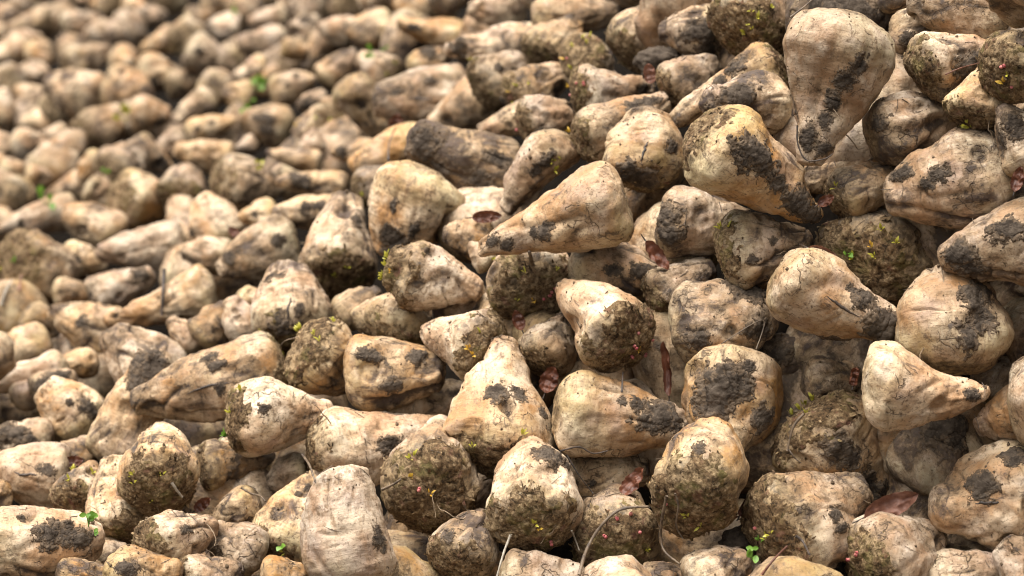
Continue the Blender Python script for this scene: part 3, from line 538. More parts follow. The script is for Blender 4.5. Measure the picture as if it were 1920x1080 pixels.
# ---------------------------------------------------------------- place the measured beets on the heap
def frame_for(d, inpl, tilt):
    v = -d / np.linalg.norm(d); a = RT * inpl[0] - UP * inpl[1]; a -= v * (a @ v); a /= np.linalg.norm(a) + 1e-12
    A = a * math.cos(tilt) + v * math.sin(tilt); X = np.cross(a, v); X /= np.linalg.norm(X); return np.stack([X, np.cross(A, X), A], 1)
LAY = .042
items = []
for i, h in enumerate(H):
    c = np.array(h['c'], float); t = np.array(h['t'], float); mid = np.array(h.get('ctr', (c + t) / 2), float); Lv = np.linalg.norm(c - t); W = h['W']; T = math.radians(h['tilt'])
    gz = float(np.clip(1 / heap_normal(mid[0], mid[1])[1][0], 1, 2.2)); W = W * 1.095; Lv = Lv * 1.06; sz = depth_at(mid[0], mid[1])[0] - h['lay'] * LAY * gz
    ct, s_ = math.cos(T), abs(math.sin(T)); Lp = math.sqrt(max(Lv * Lv - (W * s_) ** 2, 0)) / max(ct, .3)
    Lp = min(max(Lp, W * (1.05 if abs(T) < .5 else 1.22)), W * 2.15)
    items.append(dict(h=h, px=mid, W=W, Lv=Lv, D=sz, D0=sz, Lp=Lp, inpl=(c - t) / max(Lv, 1e-6), T=T, seed=h.get('seed', 1000 + i * 7), lay=h['lay'], gz=gz))
def add_auto(x, y, W, Lr, inpl, T, lay, kind, seed):
    gz = float(np.clip(1 / heap_normal(x, y)[1][0], 1, 4)); D = depth_at(x, y)[0] - lay * LAY * gz
    items.append(dict(h=None, px=np.array([x, y], float), W=W, Lv=W * 1.2, D=D, D0=D, Lp=W * Lr, inpl=np.array(inpl), T=T, seed=seed, lay=lay, kind=kind, gz=gz))
def cover(x, y, shrink=1.0):
    """how deep a pixel lies inside the nearest beet's outline (under 1 = inside)"""
    best = 9.
    for it in items:
        d = np.array([x, y]) - it['px']; a = it['inpl']; al = abs(d @ a) / (max(it['Lv'], it['W'] * .95) / 2); w = abs(d @ np.array([-a[1], a[0]])) / (it['W'] / 2)
        best = min(best, math.hypot(al, w))
    return best
def tangent_dir(x, y, th):
    """a direction lying in the heap's surface, as (in-picture direction, tilt)"""
    p0, px, py = surf(x, y)[0], surf(x + 12, y)[0], surf(x, y - 12)[0]; e1 = px - p0; e1 /= np.linalg.norm(e1); e2 = py - p0; e2 -= e1 * (e1 @ e2); e2 /= np.linalg.norm(e2)
    A = e1 * math.cos(th) + e2 * math.sin(th); d = ray(x, y); v = -d / np.linalg.norm(d); t = math.asin(max(-1, min(1, A @ v))); q = np.array([A @ RT, -(A @ UP)]); return q / (np.linalg.norm(q) + 1e-9), max(-1.1, min(1.1, t))
n_auto = 0
for tr in range(9000):                                    # the far slope: beets thrown on it until it is full
    x = random.uniform(-160, 2080); y = random.uniform(-70, 1150)
    outside = x < 0 or x > 1920 or y < 0 or y > 1080
    s0 = size_at(x, y)[0]
    if not (x < 800 and y < 520) and not outside: continue
    W = s0 * random.uniform(.74, 1.38); ok = True
    for it in items:
        d = np.array([x, y]) - it['px']
        if abs(d[0]) > 300 or abs(d[1]) > 300: continue
        a = it['inpl']; al = (d @ a) / (max(it['Lv'], it['W']) / 2 + W * .42); w = (d @ np.array([-a[1], a[0]])) / (it['W'] / 2 + W * .36)
        if al * al + w * w < .50: ok = False; break
    if ok:
        q, T = tangent_dir(x, y, random.uniform(0, 6.28)); add_auto(x, y, W, random.uniform(1.15, 1.75), q, T + random.uniform(-1.0, 1.0), random.uniform(-1.2, 1.2) + 2.2 * math.sin(x / 71 + 1.3 * math.sin(y / 37)) * math.sin(y / 29 + x / 190), 'out' if outside else 'far', 50000 + tr); n_auto += 1
for tr in range(3500):                                    # the heap goes on past the edges of the view
    x = random.uniform(-420, 2480); y = random.uniform(-230, 1380)
    if -20 < x < 1940 and -10 < y < 1095: continue
    s0 = size_at(x, y)[0]; W = s0 * random.uniform(.85, 1.15); ok = not (-W * .62 < x < 1920 + W * .62 and -W * .62 < y < 1080 + W * .62)
    for it in items if ok else ():
        d = np.array([x, y]) - it['px']; r2 = (it['W'] + W) * .46
        if d @ d < r2 * r2: ok = False; break
    if ok: q, T = tangent_dir(x, y, random.uniform(0, 6.28)); add_auto(x, y, W, random.uniform(1.15, 1.75), q, T + random.uniform(-.6, .6), random.uniform(-.6, .5), 'out', 90000 + tr)
# spread neighbours apart along the line of sight so that they rest on, not in, each other
def spheres(it):
    d = ray(*it['px']); C = CAM + d * it['D']; sc = it['D'] / F; R = it['W'] * sc / 2; L = it['Lp'] * sc; M = frame_for(d, it['inpl'], it['T']); A = M[:, 2]
    z = np.array([.5 * L - .75 * R, .12 * L, -.15 * L, -.5 * L + .35 * R]); rr = np.array([.78, .93, .75, .38]) * R
    return C + A[None] * z[:, None] + 0 * C, rr
for itn in range(26):
    S = [spheres(it) for it in items]; Cc = np.array([s_[0].mean(0) for s_ in S]); mv = np.zeros(len(items)); cnt = np.zeros(len(items))
    dm = np.linalg.norm(Cc[:, None] - Cc[None], axis=2)
    for i, j in zip(*np.where((dm < .26) & np.triu(np.ones_like(dm, bool), 1))):
        dd = np.linalg.norm(S[i][0][:, None] - S[j][0][None], axis=2); pen = (S[i][1][:, None] + S[j][1][None] - dd).max()
        if pen > .002:
            sg = 1 if items[i]['D0'] > items[j]['D0'] else -1; st = min(pen, .02) * .35; mv[i] += sg * st; mv[j] -= sg * st; cnt[i] += 1; cnt[j] += 1
    for k, it in enumerate(items):
        if cnt[k]: it['D'] = float(np.clip(it['D'] + mv[k] / math.sqrt(cnt[k]), it['D0'] - .045 * it['gz'], it['D0'] + .06 * it['gz']))
DEBUG = False
TOPS = []
# ---------------------------------------------------------------- build them
GROUP = "sugar beets tipped on the heap"
def tag(o, label, cat, group=None):
    o['label'] = label; o['category'] = cat
    if group: o['group'] = group
ZB = np.full((1300 // 6 + 60, 2500 // 6 + 60), 99.0)       # nearest beet surface per 6-pixel cell, for laying leaves and stems on the beets
def zb_add(px, py, d):
    ix = np.clip(((px + 200) / 6).astype(int), 0, ZB.shape[1] - 1); iy = np.clip(((py + 100) / 6).astype(int), 0, ZB.shape[0] - 1); np.minimum.at(ZB, (iy, ix), d)
def zb(x, y, r=1):
    ix = int((x + 200) / 6); iy = int((y + 100) / 6); return float(ZB[max(0, iy - r):iy + r + 1, max(0, ix - r):ix + r + 1].min())
def shoot(kind, base, n, r):
    """a tuft of young leaf blades (or a bud) standing at base along n"""
    its = []; a = np.cross(n, [.3, .5, .8]); a /= np.linalg.norm(a); c = np.cross(n, a)
    if kind == 'p':
        for _ in range(int(r.integers(1, 3))):
            o = base + (a * r.uniform(-1, 1) + c * r.uniform(-1, 1)) * .0022; h = r.uniform(.0035, .0055); t = np.linspace(0, 1, 6); path = o + np.outer(t * h, n + a * r.uniform(-.4, .4)); its.append(tube(path, np.sin(np.clip(t * .85 + .15, 0, 1) * np.pi) * .0018 + .0004, 7))
    else:
        for _ in range(int(r.integers(3, 6))):
            th = r.uniform(0, 6.28); o = base + (a * math.cos(th) + c * math.sin(th)) * r.uniform(.0005, .003); ln = r.uniform(.004, .009) * (1.25 if kind == 'g' else 1); w = ln * r.uniform(.16, .30) * (1.7 if kind == 'g' else 1)
            out = a * math.cos(th) + c * math.sin(th); sd = np.cross(n, out); lean = r.uniform(.1, .8); rows = []
            for t in np.linspace(0, 1, 6):
                ctr = o + n * ln * (t - .25 * lean * t * t) + out * ln * lean * t * t; ww = w * (.35 + 1.3 * math.sin(math.pi * min(1, t * .8 + .12)) ** 1) * (1 - .75 * max(0, t - .75) / .25)
                rows += [ctr - sd * ww * .5 - n * ww * -.12, ctr - out * ww * .18, ctr + sd * ww * .5 - n * ww * -.12]
            its.append((np.array(rows), [grid_faces(6, 3, False)]))
    return merge(its)
def finish_mesh(nm, V, F_, m, extra=None):
    at = {"rnd": np.zeros(len(V))}; at.update(extra or {}); return make_mesh(nm, V, F_, m, at)
VAR = []
def far_variant(k):
    r = np.random.default_rng(900 + k); bt = Beet(.5, r.uniform(1.2, 1.7), 900 + k * 13, lump=1.5); V, F_, ax, cav, N, U, PH = bt.body(34, 40); return V, F_, ax, cav
autos = [it for it in items if it['h'] is None]
N_FAR, N_GAP = 66, 50
inframe = sorted([it for it in autos if it['kind'] == 'far'], key=lambda it: -it['W'])
solo = set(id(it) for it in inframe[:N_FAR])
stuff = []
def build(it):
    h = it['h']; d = ray(*it['px']); sc = it['D'] / F; W = it['W'] * sc; L = it['Lp'] * sc; M = frame_for(d, it['inpl'], it['T']); r = np.random.default_rng(it['seed']); C = CAM + d * it['D']
    if h is None and id(it) not in solo:
        if len(VAR) < 14: VAR.append(far_variant(len(VAR)))
        V, F_, ax, cav = VAR[int(r.integers(0, len(VAR)))]; stuff.append((C + (V * np.array([W, W, W * min(1.1, L / W / 1.4)])) @ M.T, F_, ax, cav, np.full(len(V), r.random()), it['W'])); zb_add(*to_px(stuff[-1][0])); return
    kw = {k: h[k] for k in ('p', 'rt', 'bend', 'groove', 'ribs', 'nribs', 'lump', 'neck') if h and k in h}
    ce = h['ce'] if h else float(r.choice([.3, .5, .9]))
    bt = Beet(W / 2, L, it['seed'], rough=min(1, ce), **kw)
    big = it['W']; nv, nu = (112, 128) if big >= 118 else (84, 96) if big >= 84 else (52, 60) if big >= 54 else (34, 40)
    if it.get('kind') == 'gap': nv, nu = 48, 56
    V, F_, ax, cav, N, U, PH = bt.body(nv, nu)
    C = C - M[:, 2] * bt.zs * math.sin(it['T']) ** 2 * (1 if it['T'] > 0 else .4)
    me = finish_mesh("sugar_beet", V, F_, SKIN, {"axis": ax, "cavity": cav, "corky": np.full(len(V), ce)})
    o = link("sugar_beet", me); Mx = Matrix(M.tolist()).to_4x4(); Mx.translation = Vector(C); o.matrix_basis = Mx; o['dirt_and_shade'] = float(h['dirt_and_shade'] + (.06 if h['dirt_and_shade'] > .28 else -.10) if h else r.uniform(.25, .65) if it['kind'] == 'far' else r.uniform(.45, .75))  # gap beets get a dirtier skin colour that stands in for shade
    Wv = C + V @ M.T; px, py, dd = to_px(Wv)
    if h or it['kind'] != 'gap': zb_add(px, py, dd)
    if h is None:
        if it['kind'] == 'far': tag(o, "small blurred beet among many alike on the far slope, no mark of its own", "beet", "plain far beets on the slope")
        else: tag(o, "dim beet glimpsed down in a gap between larger beets, mostly hidden", "beet", "dim beets of the layer beneath")
        return
    tag(o, h['label'], "beet", GROUP)
    if DEBUG:
        ex = np.array([h['c'], h['t']]); hw = h['W'] / 2; cx, cy = (px.min() + px.max()) / 2, (py.min() + py.max()) / 2
        e0 = np.hypot(cx - it['px'][0], cy - it['px'][1]) / h['W']
        if e0 > .13: print("OFF %.2f" % e0, [int(v) for v in (px.min(), px.max(), py.min(), py.max())], it['px'], h['W'], h['label'][:40])
    hero = big >= 60
    cr = None
    if ce >= .5 and hero and it['px'][1] > 20:
        n1, n2 = (46, 150) if big >= 84 else (26, 80)
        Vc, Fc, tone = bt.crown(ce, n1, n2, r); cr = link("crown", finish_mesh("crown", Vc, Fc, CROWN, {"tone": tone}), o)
    Wn = N @ M.T; front = (Wn * -ray(it['px'][0], it['px'][1])).sum(1) > .12; fi = np.where(front)[0]
    upw = np.where((Wn[:, 2] > .25) & front)[0]
    if len(upw) and big >= 84: kk = r.choice(upw, min(len(upw), 34)); TOPS.append((Wv[kk], Wn[kk]))
    def pick(x, y):
        k = fi[np.argmin((px[fi] - x) ** 2 + (py[fi] - y) ** 2)]; return k
    for (x, y, rr) in h['mud']:
        k = pick(x, y); rad = max(rr, 6) * it['D'] / F * .98
        pt = bt.patch(U[k], PH[k], rad, r, float(np.clip(rad * .17, .0015, .0045)), 92 if rr > 15 else 50)
        if pt: link("mud_patch", finish_mesh("mud_patch", pt[0], pt[1], MUD, {"thin": pt[2]}), o)
    for (x, y, kind) in h['sp']:
        k = pick(x, y); base = V[k] + N[k] * W * .012; n = N[k] + M.T @ np.array([0, -.1, .8]); n /= np.linalg.norm(n)
        Vs, Fs = shoot(kind, base, n, r); link("bud" if kind == 'p' else "leaf_shoot", finish_mesh("leaf_shoot", Vs, Fs, SHOOT[kind]), cr or o)
    if big >= 110 and it['lay'] > -.5:
        for _ in range(int(r.integers(0, 3))):
            k = fi[int(r.integers(0, len(fi)))]
            if .25 < U[k] < .6: continue
            pts = [V[k] - N[k] * .002]; dv = N[k] * .5 + r.normal(0, .6, 3) + M.T @ np.array([0, 0, -.8]); dv /= np.linalg.norm(dv); st = r.uniform(.003, .006)
            for q in range(9):
                dv = dv + r.normal(0, .30, 3) + M.T @ np.array([0, 0, -.10]); dv /= np.linalg.norm(dv); pts.append(pts[-1] + dv * st)
            Vt, Ft = tube(pts, np.linspace(.0009, .0003, 10), 5); link("rootlet", finish_mesh("rootlet", Vt, Ft, ROOT), o)
    if h.get('crack'):                                      # a dark split across the visible side, as a sunken sliver of dark flesh
        k = fi[np.argmin((px[fi] - it['px'][0]) ** 2 + (py[fi] - it['px'][1]) ** 2)]; u0, p0 = U[k], PH[k]; t = np.linspace(-1, 1, 26); al = r.uniform(-.5, .5)
        uu = u0 + t * .10 * math.cos(al) + .012 * np.cumsum(r.normal(0, .4, 26)) ; pp = p0 + t * .10 * math.sin(al) + .03 * np.cumsum(r.normal(0, .4, 26))
        path = bt.surf(uu, pp); wdt = (1 - t * t) * .0016 + .0003; Vt, Ft = tube(path, wdt, 5); link("crack", finish_mesh("crack", Vt, Ft, STEMDARK), o)
for it in list(items): build(it)
# the next layer down, wherever a gap still shows
cov = (ZB < 50); cov = cov | np.roll(cov, 1, 0) | np.roll(cov, 1, 1) | np.roll(cov, -1, 0) | np.roll(cov, -1, 1)
iy, ix = np.where(~cov); XX0, YY0 = ix * 6 - 197.0, iy * 6 - 97.0; okc = (XX0 > -60) & (XX0 < 1980) & (YY0 > -50) & (YY0 < 1130); okc &= ~((XX0 > 1040) & (XX0 < 1300) & (YY0 > 1015)); open_ = np.c_[XX0[okc], YY0[okc]]; gaps = []
open_all = open_.copy()
while len(open_) and len(gaps) < 400:
    x, y = open_[int(rng.integers(0, len(open_)))]; s0 = size_at(x, y)[0]; q, T = tangent_dir(x, y, random.uniform(0, 6.28)); n0 = len(items)
    add_auto(x + random.uniform(-.15, .15) * s0, y + random.uniform(-.15, .15) * s0, s0 * random.uniform(.82, 1.0), random.uniform(1.2, 1.6), q, T * .6, random.uniform(-2.2, -1.7), 'gap', 70000 + len(gaps))
    d = np.hypot(open_[:, 0] - x, open_[:, 1] - y); inr = d < s0 * .46; items[-1]['area'] = int(inr.sum()); gaps.append(items[-1]); open_ = open_[~inr]
gaps.sort(key=lambda it: -it['area']); solo |= set(id(it) for it in gaps[:N_GAP])
print("far", len(inframe), "gaps", len(gaps))
for it in gaps: build(it)
# all the rest of the far slope: too small and too many to tell apart
if stuff:
    fs = {}; o_ = 0
    for V, F_, ax, cav, rn, w in stuff:
        for f in F_: fs.setdefault(f.shape[1], []).append(f + o_)
        o_ += len(V)
    V = np.concatenate([s_[0] for s_ in stuff])
    me = make_mesh("far_beets", V, [np.concatenate(v) for v in fs.values()], SKIN, {"axis": np.concatenate([s_[2] for s_ in stuff]), "cavity": np.concatenate([s_[3] for s_ in stuff]), "corky": np.full(len(V), .5), "rnd": np.concatenate([s_[4] for s_ in stuff])})
    o = link("beet_heap", me); o['kind'] = 'stuff'; o['dirt_and_shade'] = .35; tag(o, "mass of tiny blurred beets on the far end of the heap", "beets")
print("solo", len(solo), "stuff", len(stuff))
# ---------------------------------------------------------------- crumbs of earth and bits of chaff lying on the beets
TP = np.concatenate([t[0] for t in TOPS]); TN = np.concatenate([t[1] for t in TOPS]); its = []; its2 = []
for k in rng.choice(len(TP), min(len(TP), 1500), replace=False):
    rad = float(rng.gamma(1.6, .00035) + .0004); us = np.linspace(.25, np.pi - .25, 5); ph = np.linspace(0, 2 * np.pi, 7, endpoint=False); U, PP = np.meshgrid(us, ph, indexing='ij')
    q = np.c_[(np.sin(U) * np.cos(PP)).ravel(), (np.sin(U) * np.sin(PP)).ravel(), np.cos(U).ravel()] * (1 + rng.uniform(-.35, .35, (35, 1))) * rng.uniform(.7, 1.3, 3) * rad
    its.append((q + TP[k] + TN[k] * rad * .35, [grid_faces(5, 7), np.arange(7)[None, ::-1], np.arange(7)[None] + 28]))
V, F_ = merge(its); o = link("soil_crumbs", finish_mesh("soil_crumbs", V, F_, CRUMB)); o['kind'] = 'stuff'; tag(o, "fine crumbs of dry earth scattered over the beets", "soil")
for k in rng.choice(len(TP), min(len(TP), 330), replace=False):
    n = TN[k]; a = np.cross(n, rng.normal(size=3)); a /= np.linalg.norm(a); ln = float(rng.uniform(.006, .022)); c = np.cross(n, a); cv = rng.uniform(-.35, .35); t = np.linspace(-.5, .5, 7)
    path = TP[k] + n * .0008 + np.outer(t * ln, a) + np.outer(cv * ln * (t * t - .1), c) + np.outer(t * t * ln * rng.uniform(-.15, .3), n); its2.append(tube(path, rng.uniform(.0003, .0007) * np.linspace(1, .6, 7), 5))
V, F_ = merge(its2); o = link("plant_debris", finish_mesh("plant_debris", V, F_, STEM)); o['kind'] = 'stuff'; tag(o, "short bits of dry root and chaff scattered over the beets", "debris")
# ---------------------------------------------------------------- fallen leaves
def dead_leaf(x, y, lpx, wpx, ang, label, m=LEAF, off=None, tw=0.0, curl=.9, fold=.25, name="dead_leaf"):
    """lies on the beets at pixel (x, y); off = metres behind the heap surface instead, when it sticks in a gap"""
    D = (zb(x, y, 2) - .006) if off is None else depth_at(x, y)[0] + off
    D += -.004 if off is not None else 0; sc = D / F; Ln, Wd = lpx * sc * .88, wpx * sc * .9; r = np.random.default_rng(int(x * 7 + y)); nv, nu = 26, 17; t = np.linspace(0, 1, nv)[:, None]; u = np.linspace(-1, 1, nu)[None]
    hw = (np.sin(np.pi * t ** .85) ** .75) * .5 * (1 + .05 * np.sin(t * 34 + 2 * np.sign(u)) * (abs(u) > .8)); X = hw * u * Wd; Yl = (t - .5) * Ln * np.ones_like(u)
    cv = curl * (1 - .4 * t); rad = Wd / max(curl, .05) / 2; Z = rad * (1 - np.cos(X / rad * 1.0)); X2 = rad * np.sin(X / rad)
    Z = Z + Ln * fold * (t - .5) ** 2 * 2 + .10 * Wd * np.abs(u) * np.sin(t * 23) * .3; q = np.stack([X2 / Wd * 3, Yl / Ln * 4, Z * 0], -1).reshape(-1, 3); Z = Z + (Wd * .30 * noise(q, 5) + Wd * .14 * noise(q * 2.3, 6) + Wd * .05 * noise(q * 6, 7)).reshape(Z.shape)
    Z = Z - .02 * Wd * np.exp(-(u / .08) ** 2)
    d = ray(x, y); v = -d / np.linalg.norm(d); a = RT * math.cos(ang) + UP * math.sin(ang); s_ = np.cross(a, v); s2 = s_ * math.cos(tw) + v * math.sin(tw); n2 = np.cross(s2, a)
    V = CAM + d * D + X2.reshape(-1, 1) * s2 + Yl.reshape(-1, 1) * a + Z.reshape(-1, 1) * n2
    base = V.reshape(nv, nu, 3)
    P0 = V.mean(0); o = link(name, finish_mesh(name, V - P0, [grid_faces(nv, nu, False)], m)); o.location = P0
    st = base[0, nu // 2]; pt = np.array([st - P0 + a * -s1 * Ln * .22 + n2 * .2 * s1 * s1 * Ln * .2 for s1 in np.linspace(0, 1, 5)]); Vt, Ft = tube(pt, np.linspace(.0011, .0007, 5), 5); link("leaf_stalk", finish_mesh("leaf_stalk", Vt, Ft, STEMDARK), o)
    tag(o, label, "leaf")
R_ = math.radians
dead_leaf(913, 406, 64, 34, R_(4), "small folded red-brown leaf lying between the curved beet and the big pear-shaped one", curl=1.3)
dead_leaf(1032, 712, 60, 46, R_(70), "glossy dark red leaf behind the tall split-topped beet", off=.0, tw=.3)
dead_leaf(1254, 690, 118, 34, R_(96), "long curled rust leaf hanging in the black gap beside the pink-budded beet", off=.01, curl=1.8, tw=.5)
dead_leaf(972, 600, 46, 30, R_(110), "small red leaf poking from under the squat ringed beet", off=-.005)
dead_leaf(1546, 482, 84, 44, R_(-28), "crumpled reddish leaf against the round dark-crowned beet", off=-.04, curl=1.0, m=LEAFPALE)
dead_leaf(1230, 480, 78, 38, R_(-52), "twisted brown leaf between the shaded pinkish beet and the black-ended one", off=-.02, curl=1.1, tw=.4)
dead_leaf(1548, 376, 40, 26, R_(30), "tiny dark leaf scrap by the large golden beet's tip", off=-.02)
dead_leaf(1668, 950, 126, 60, R_(24), "broad pinkish brown leaf lying across the gap below the slimy-topped beet", off=-.02, curl=1.1, fold=.6, m=LEAFPALE)
dead_leaf(1398, 948, 52, 30, R_(60), "curled orange-brown leaf scrap beside the two-lobed flaky beet", off=-.02, curl=1.8)
dead_leaf(376, 1012, 92, 26, R_(72), "rolled cinnamon leaf standing beside the straw-crowned beet with a sore", off=-.035, curl=2.2, m=LEAFPALE)
dead_leaf(380, 945, 44, 28, R_(40), "torn red leaf bits in the hollow beside the crusty round crown", off=.02)
dead_leaf(1188, 905, 76, 42, R_(52), "dark maroon leaf at the tip of the yellow waxy beet", off=-.025, tw=.5)
dead_leaf(742, 232, 44, 34, R_(80), "blurred orange-brown leaf above the slanting pale beet", off=-.05)
dead_leaf(1218, 138, 44, 36, R_(100), "dried pink ribbed leaf on the mud clod", off=-.05, curl=1.4, m=LEAFPALE)
dead_leaf(1908, 336, 56, 30, R_(75), "red leaf stuck at the edge beside the two-lobed beet", off=-.05)
dead_leaf(1602, 706, 40, 46, R_(80), "rolled hollow brown leaf over the shaded yellow beet", off=-.035, curl=2.6)
dead_leaf(440, 436, 34, 22, R_(-40), "blurred reddish leaf beside the cone-shaped beet", off=-.05, m=LEAFPALE)
dead_leaf(138, 865, 46, 28, R_(10), "wet dark red leaf scrap on the wet brown beet", off=-.02)
dead_leaf(100, 668, 40, 22, R_(-30), "blurred dull red leaf between the amber beet and the orange one", off=-.03, m=LEAFPALE)
# ---------------------------------------------------------------- loose stems and straws
def dry_stem(pts, rpx, label, m=STEM, off=None, name="dry_stem"):
    pts = np.array(pts, float); n = max(10, len(pts) * 6); t = np.linspace(0, len(pts) - 1, n); i = np.clip(t.astype(int), 0, len(pts) - 2); f = (t - i)[:, None]
    p0 = pts[np.clip(i - 1, 0, None)]; p1 = pts[i]; p2 = pts[i + 1]; p3 = pts[np.clip(i + 2, None, len(pts) - 1)]
    q = .5 * (2 * p1 + (p2 - p0) * f + (2 * p0 - 5 * p1 + 4 * p2 - p3) * f * f + (3 * p1 - p0 - 3 * p2 + p3) * f ** 3)
    D = np.array([zb(x, y, 1) for x, y in q]); D = np.where(D > 50, np.nan, D)
    D = np.where(np.isnan(D), np.nanmedian(D), D); D = np.minimum(D, np.median(D) + .02); Dm = D.copy()
    for _ in range(6): D = np.minimum(np.convolve(np.pad(D, 2, 'edge'), np.ones(5) / 5, 'valid'), Dm)
    D = np.convolve(np.pad(D, 2, 'edge'), np.ones(5) / 5, 'valid') - .004 + (off or 0)
    path = CAM + ray(q[:, 0], q[:, 1]) * D[:, None]; rad = .66 * rpx * np.median(D) / F * np.linspace(1.0, .62, n) * (1 + .12 * np.sin(np.arange(n) * 1.7)); P0 = path.mean(0)
    V, F_ = tube(path - P0, rad, 8); V = V + (noise(V * 500, 3) * rpx * .12 * np.median(D) / F)[:, None] * np.ones(3); o = link(name, finish_mesh(name, V, F_, m)); o.location = P0; tag(o, label, "stem")
dry_stem([(1086, 1078), (1100, 1030), (1128, 985), (1165, 955), (1218, 950)], 5.5, "bent grey-brown stem arching over the rough-crowned beet")
dry_stem([(1250, 930), (1240, 985), (1244, 1030), (1275, 1058)], 4.5, "hooked dry stem hanging from the two-lobed flaky beet")
dry_stem([(1266, 925), (1272, 950), (1268, 985), (1280, 1010)], 3.2, "thinner loose stem hanging beside the hooked one")
dry_stem([(958, 1002), (945, 1035), (932, 1080)], 4.2, "pale straight stem leaning before the bell-shaped beet", STRAW)
dry_stem([(1072, 995), (1078, 1010), (1086, 1032)], 3.0, "short white stem stub on the bell-shaped beet's side", STRAW)
dry_stem([(1508, 775), (1488, 800), (1476, 845)], 4.6, "forked grey twig beside the mossy-shooted beet")
dry_stem([(1478, 842), (1490, 858), (1502, 868)], 3.0, "short twig end crossing under the forked one")
dry_stem([(1428, 1078), (1450, 1050), (1476, 1024)], 4.2, "reddish stem rising at the frame bottom by green seedlings", LEAF)
dry_stem([(1492, 1005), (1505, 1015), (1518, 1040)], 4.6, "dark stalk piece on the green-tinged beet", STEMDARK)
dry_stem([(566, 852), (580, 872), (592, 905)], 4.0, "grey splintered twig standing beside the long pinkish beet")
dry_stem([(1050, 846), (1085, 838), (1112, 850), (1140, 845)], 3.0, "black thread-like stem lying over the yellow waxy beet", STEMDARK)
dry_stem([(1062, 852), (1085, 890), (1112, 925)], 2.6, "thin black stem slanting beside the bell-shaped beet", STEMDARK)
dry_stem([(452, 914), (470, 925), (488, 930), (498, 940)], 3.4, "pale broken twig in the gap above the greenish wrinkled beet")
dry_stem([(308, 505), (306, 545), (303, 592)], 6.0, "blurred dark upright stalk crossing the long ridged beet", STEMDARK)
dry_stem([(728, 300), (730, 268), (742, 238)], 3.0, "thin dark blurred stem over the slanting pale beet", STEMDARK)
dry_stem([(2, 572), (10, 548), (22, 525)], 5.0, "white blurred straw by the round greenish-crowned beet", STRAW)
dry_stem([(36, 545), (38, 530), (40, 515)], 4.0, "short orange blurred straw beside the white one", LEAFPALE)
dry_stem([(1495, 235), (1496, 270), (1512, 300), (1545, 298), (1562, 288)], 2.6, "dark loop of root under the big pear-shaped beet's tip", STEMDARK)
dry_stem([(1772, 140), (1800, 128), (1835, 118)], 2.2, "thin reddish root lying across the straw-crowned cream beet", LEAFPALE)
dry_stem([(322, 905), (332, 920), (342, 932)], 4.5, "pale feathery dry leaf strip on the crusty round crown", STRAW)
dry_stem([(716, 918), (738, 908), (752, 898)], 4.5, "tan dry leaf strip on the swirled brown crown", STEM)
dry_stem([(1482, 32), (1505, 15), (1522, 0)], 3.0, "grey stalk lying on the smooth mud slab", STEM)
dry_stem([(1418, 655), (1430, 600), (1352, 645)], 2.2, "thin curling fibre on the half-buried muddy beet", STEM)
dry_stem([(998, 498), (995, 482), (992, 470)], 7.0, "short thick stub of stalk on the squat ringed beet", STEM)
dry_stem([(1166, 735), (1167, 715), (1168, 698)], 3.6, "small dark stalk standing on the golden beet", STEMDARK)
# ---------------------------------------------------------------- seedlings and mud clods in the hollows
def seedling(x, y, n, spx, label, kind='g', off=-.03):
    D = min(depth_at(x, y)[0] + off, zb(x, y, 3) - .004); d = ray(x, y); P0 = CAM + d * D; r = np.random.default_rng(int(x + y)); its = []; v = -d / np.linalg.norm(d); sc = D / F; stems = []
    for k in range(n):
        o_ = (RT * r.uniform(-1, 1) + UP * r.uniform(-1, 1)) * spx * sc * .8; th = r.uniform(0, 6.28); a = RT * math.cos(th) + UP * math.sin(th) * .7 + v * .3; a /= np.linalg.norm(a); s_ = np.cross(a, v); s_ /= np.linalg.norm(s_); nn = np.cross(s_, a); Ln = spx * sc * r.uniform(.8, 1.3); rows = []
        for t in np.linspace(0, 1, 7):
            w = Ln * .36 * math.sin(math.pi * (.08 + .88 * t)) ** .8; c0 = o_ + a * Ln * t + nn * Ln * .25 * t * t; rows += [c0 - s_ * w + nn * w * .3, c0, c0 + s_ * w + nn * w * .3]
        its.append((np.array(rows), [grid_faces(7, 3, False)])); stems.append(tube(np.array([o_, o_ * .5 - UP * Ln * .3 - v * .004, -UP * Ln * .9 - v * .012]), .0007, 5))
    V, F_ = merge(its); root = bpy.data.objects.new("seedling", None); COL.objects.link(root); root.location = P0
    link("leaf", finish_mesh("leaf", V, F_, SHOOT[kind]), root); V, F_ = merge(stems); link("stem", finish_mesh("stem", V, F_, SHOOT[kind]), root); tag(root, label, "seedling")
seedling(166, 972, 6, 13, "bright green seedling beside the shield-scarred beet")
seedling(182, 992, 3, 8, "smaller green seedling stem under the bright one")
seedling(1410, 1035, 6, 13, "cluster of green seedlings in the soil hollow at the frame bottom", off=-.02)
seedling(84, 368, 4, 16, "blurred bright green leaf by the long white beet", off=-.06)
seedling(236, 212, 4, 15, "blurred yellow-green shoot above the dull brown beet", 'y', -.06)
seedling(480, 155, 4, 15, "blurred tall green shoot beside the green-rimmed beet", off=-.06)
seedling(690, 100, 4, 13, "blurred green leaf behind the heap's soft-focus crest", off=-.05)
seedling(722, 88, 2, 10, "blurred pale green speck of leaf on the crest", off=-.05)
seedling(463, 195, 3, 11, "blurred olive shoot below the tall green one", off=-.06)
seedling(196, 320, 2, 10, "tiny blurred green speck near the brown-flanked wedge beet", off=-.06)
seedling(492, 308, 3, 9, "yellow-green blurred shoot above the big dark muddy beet", 'y', -.05)
seedling(437, 14, 2, 10, "blurred green speck on the far crest", off=-.08)
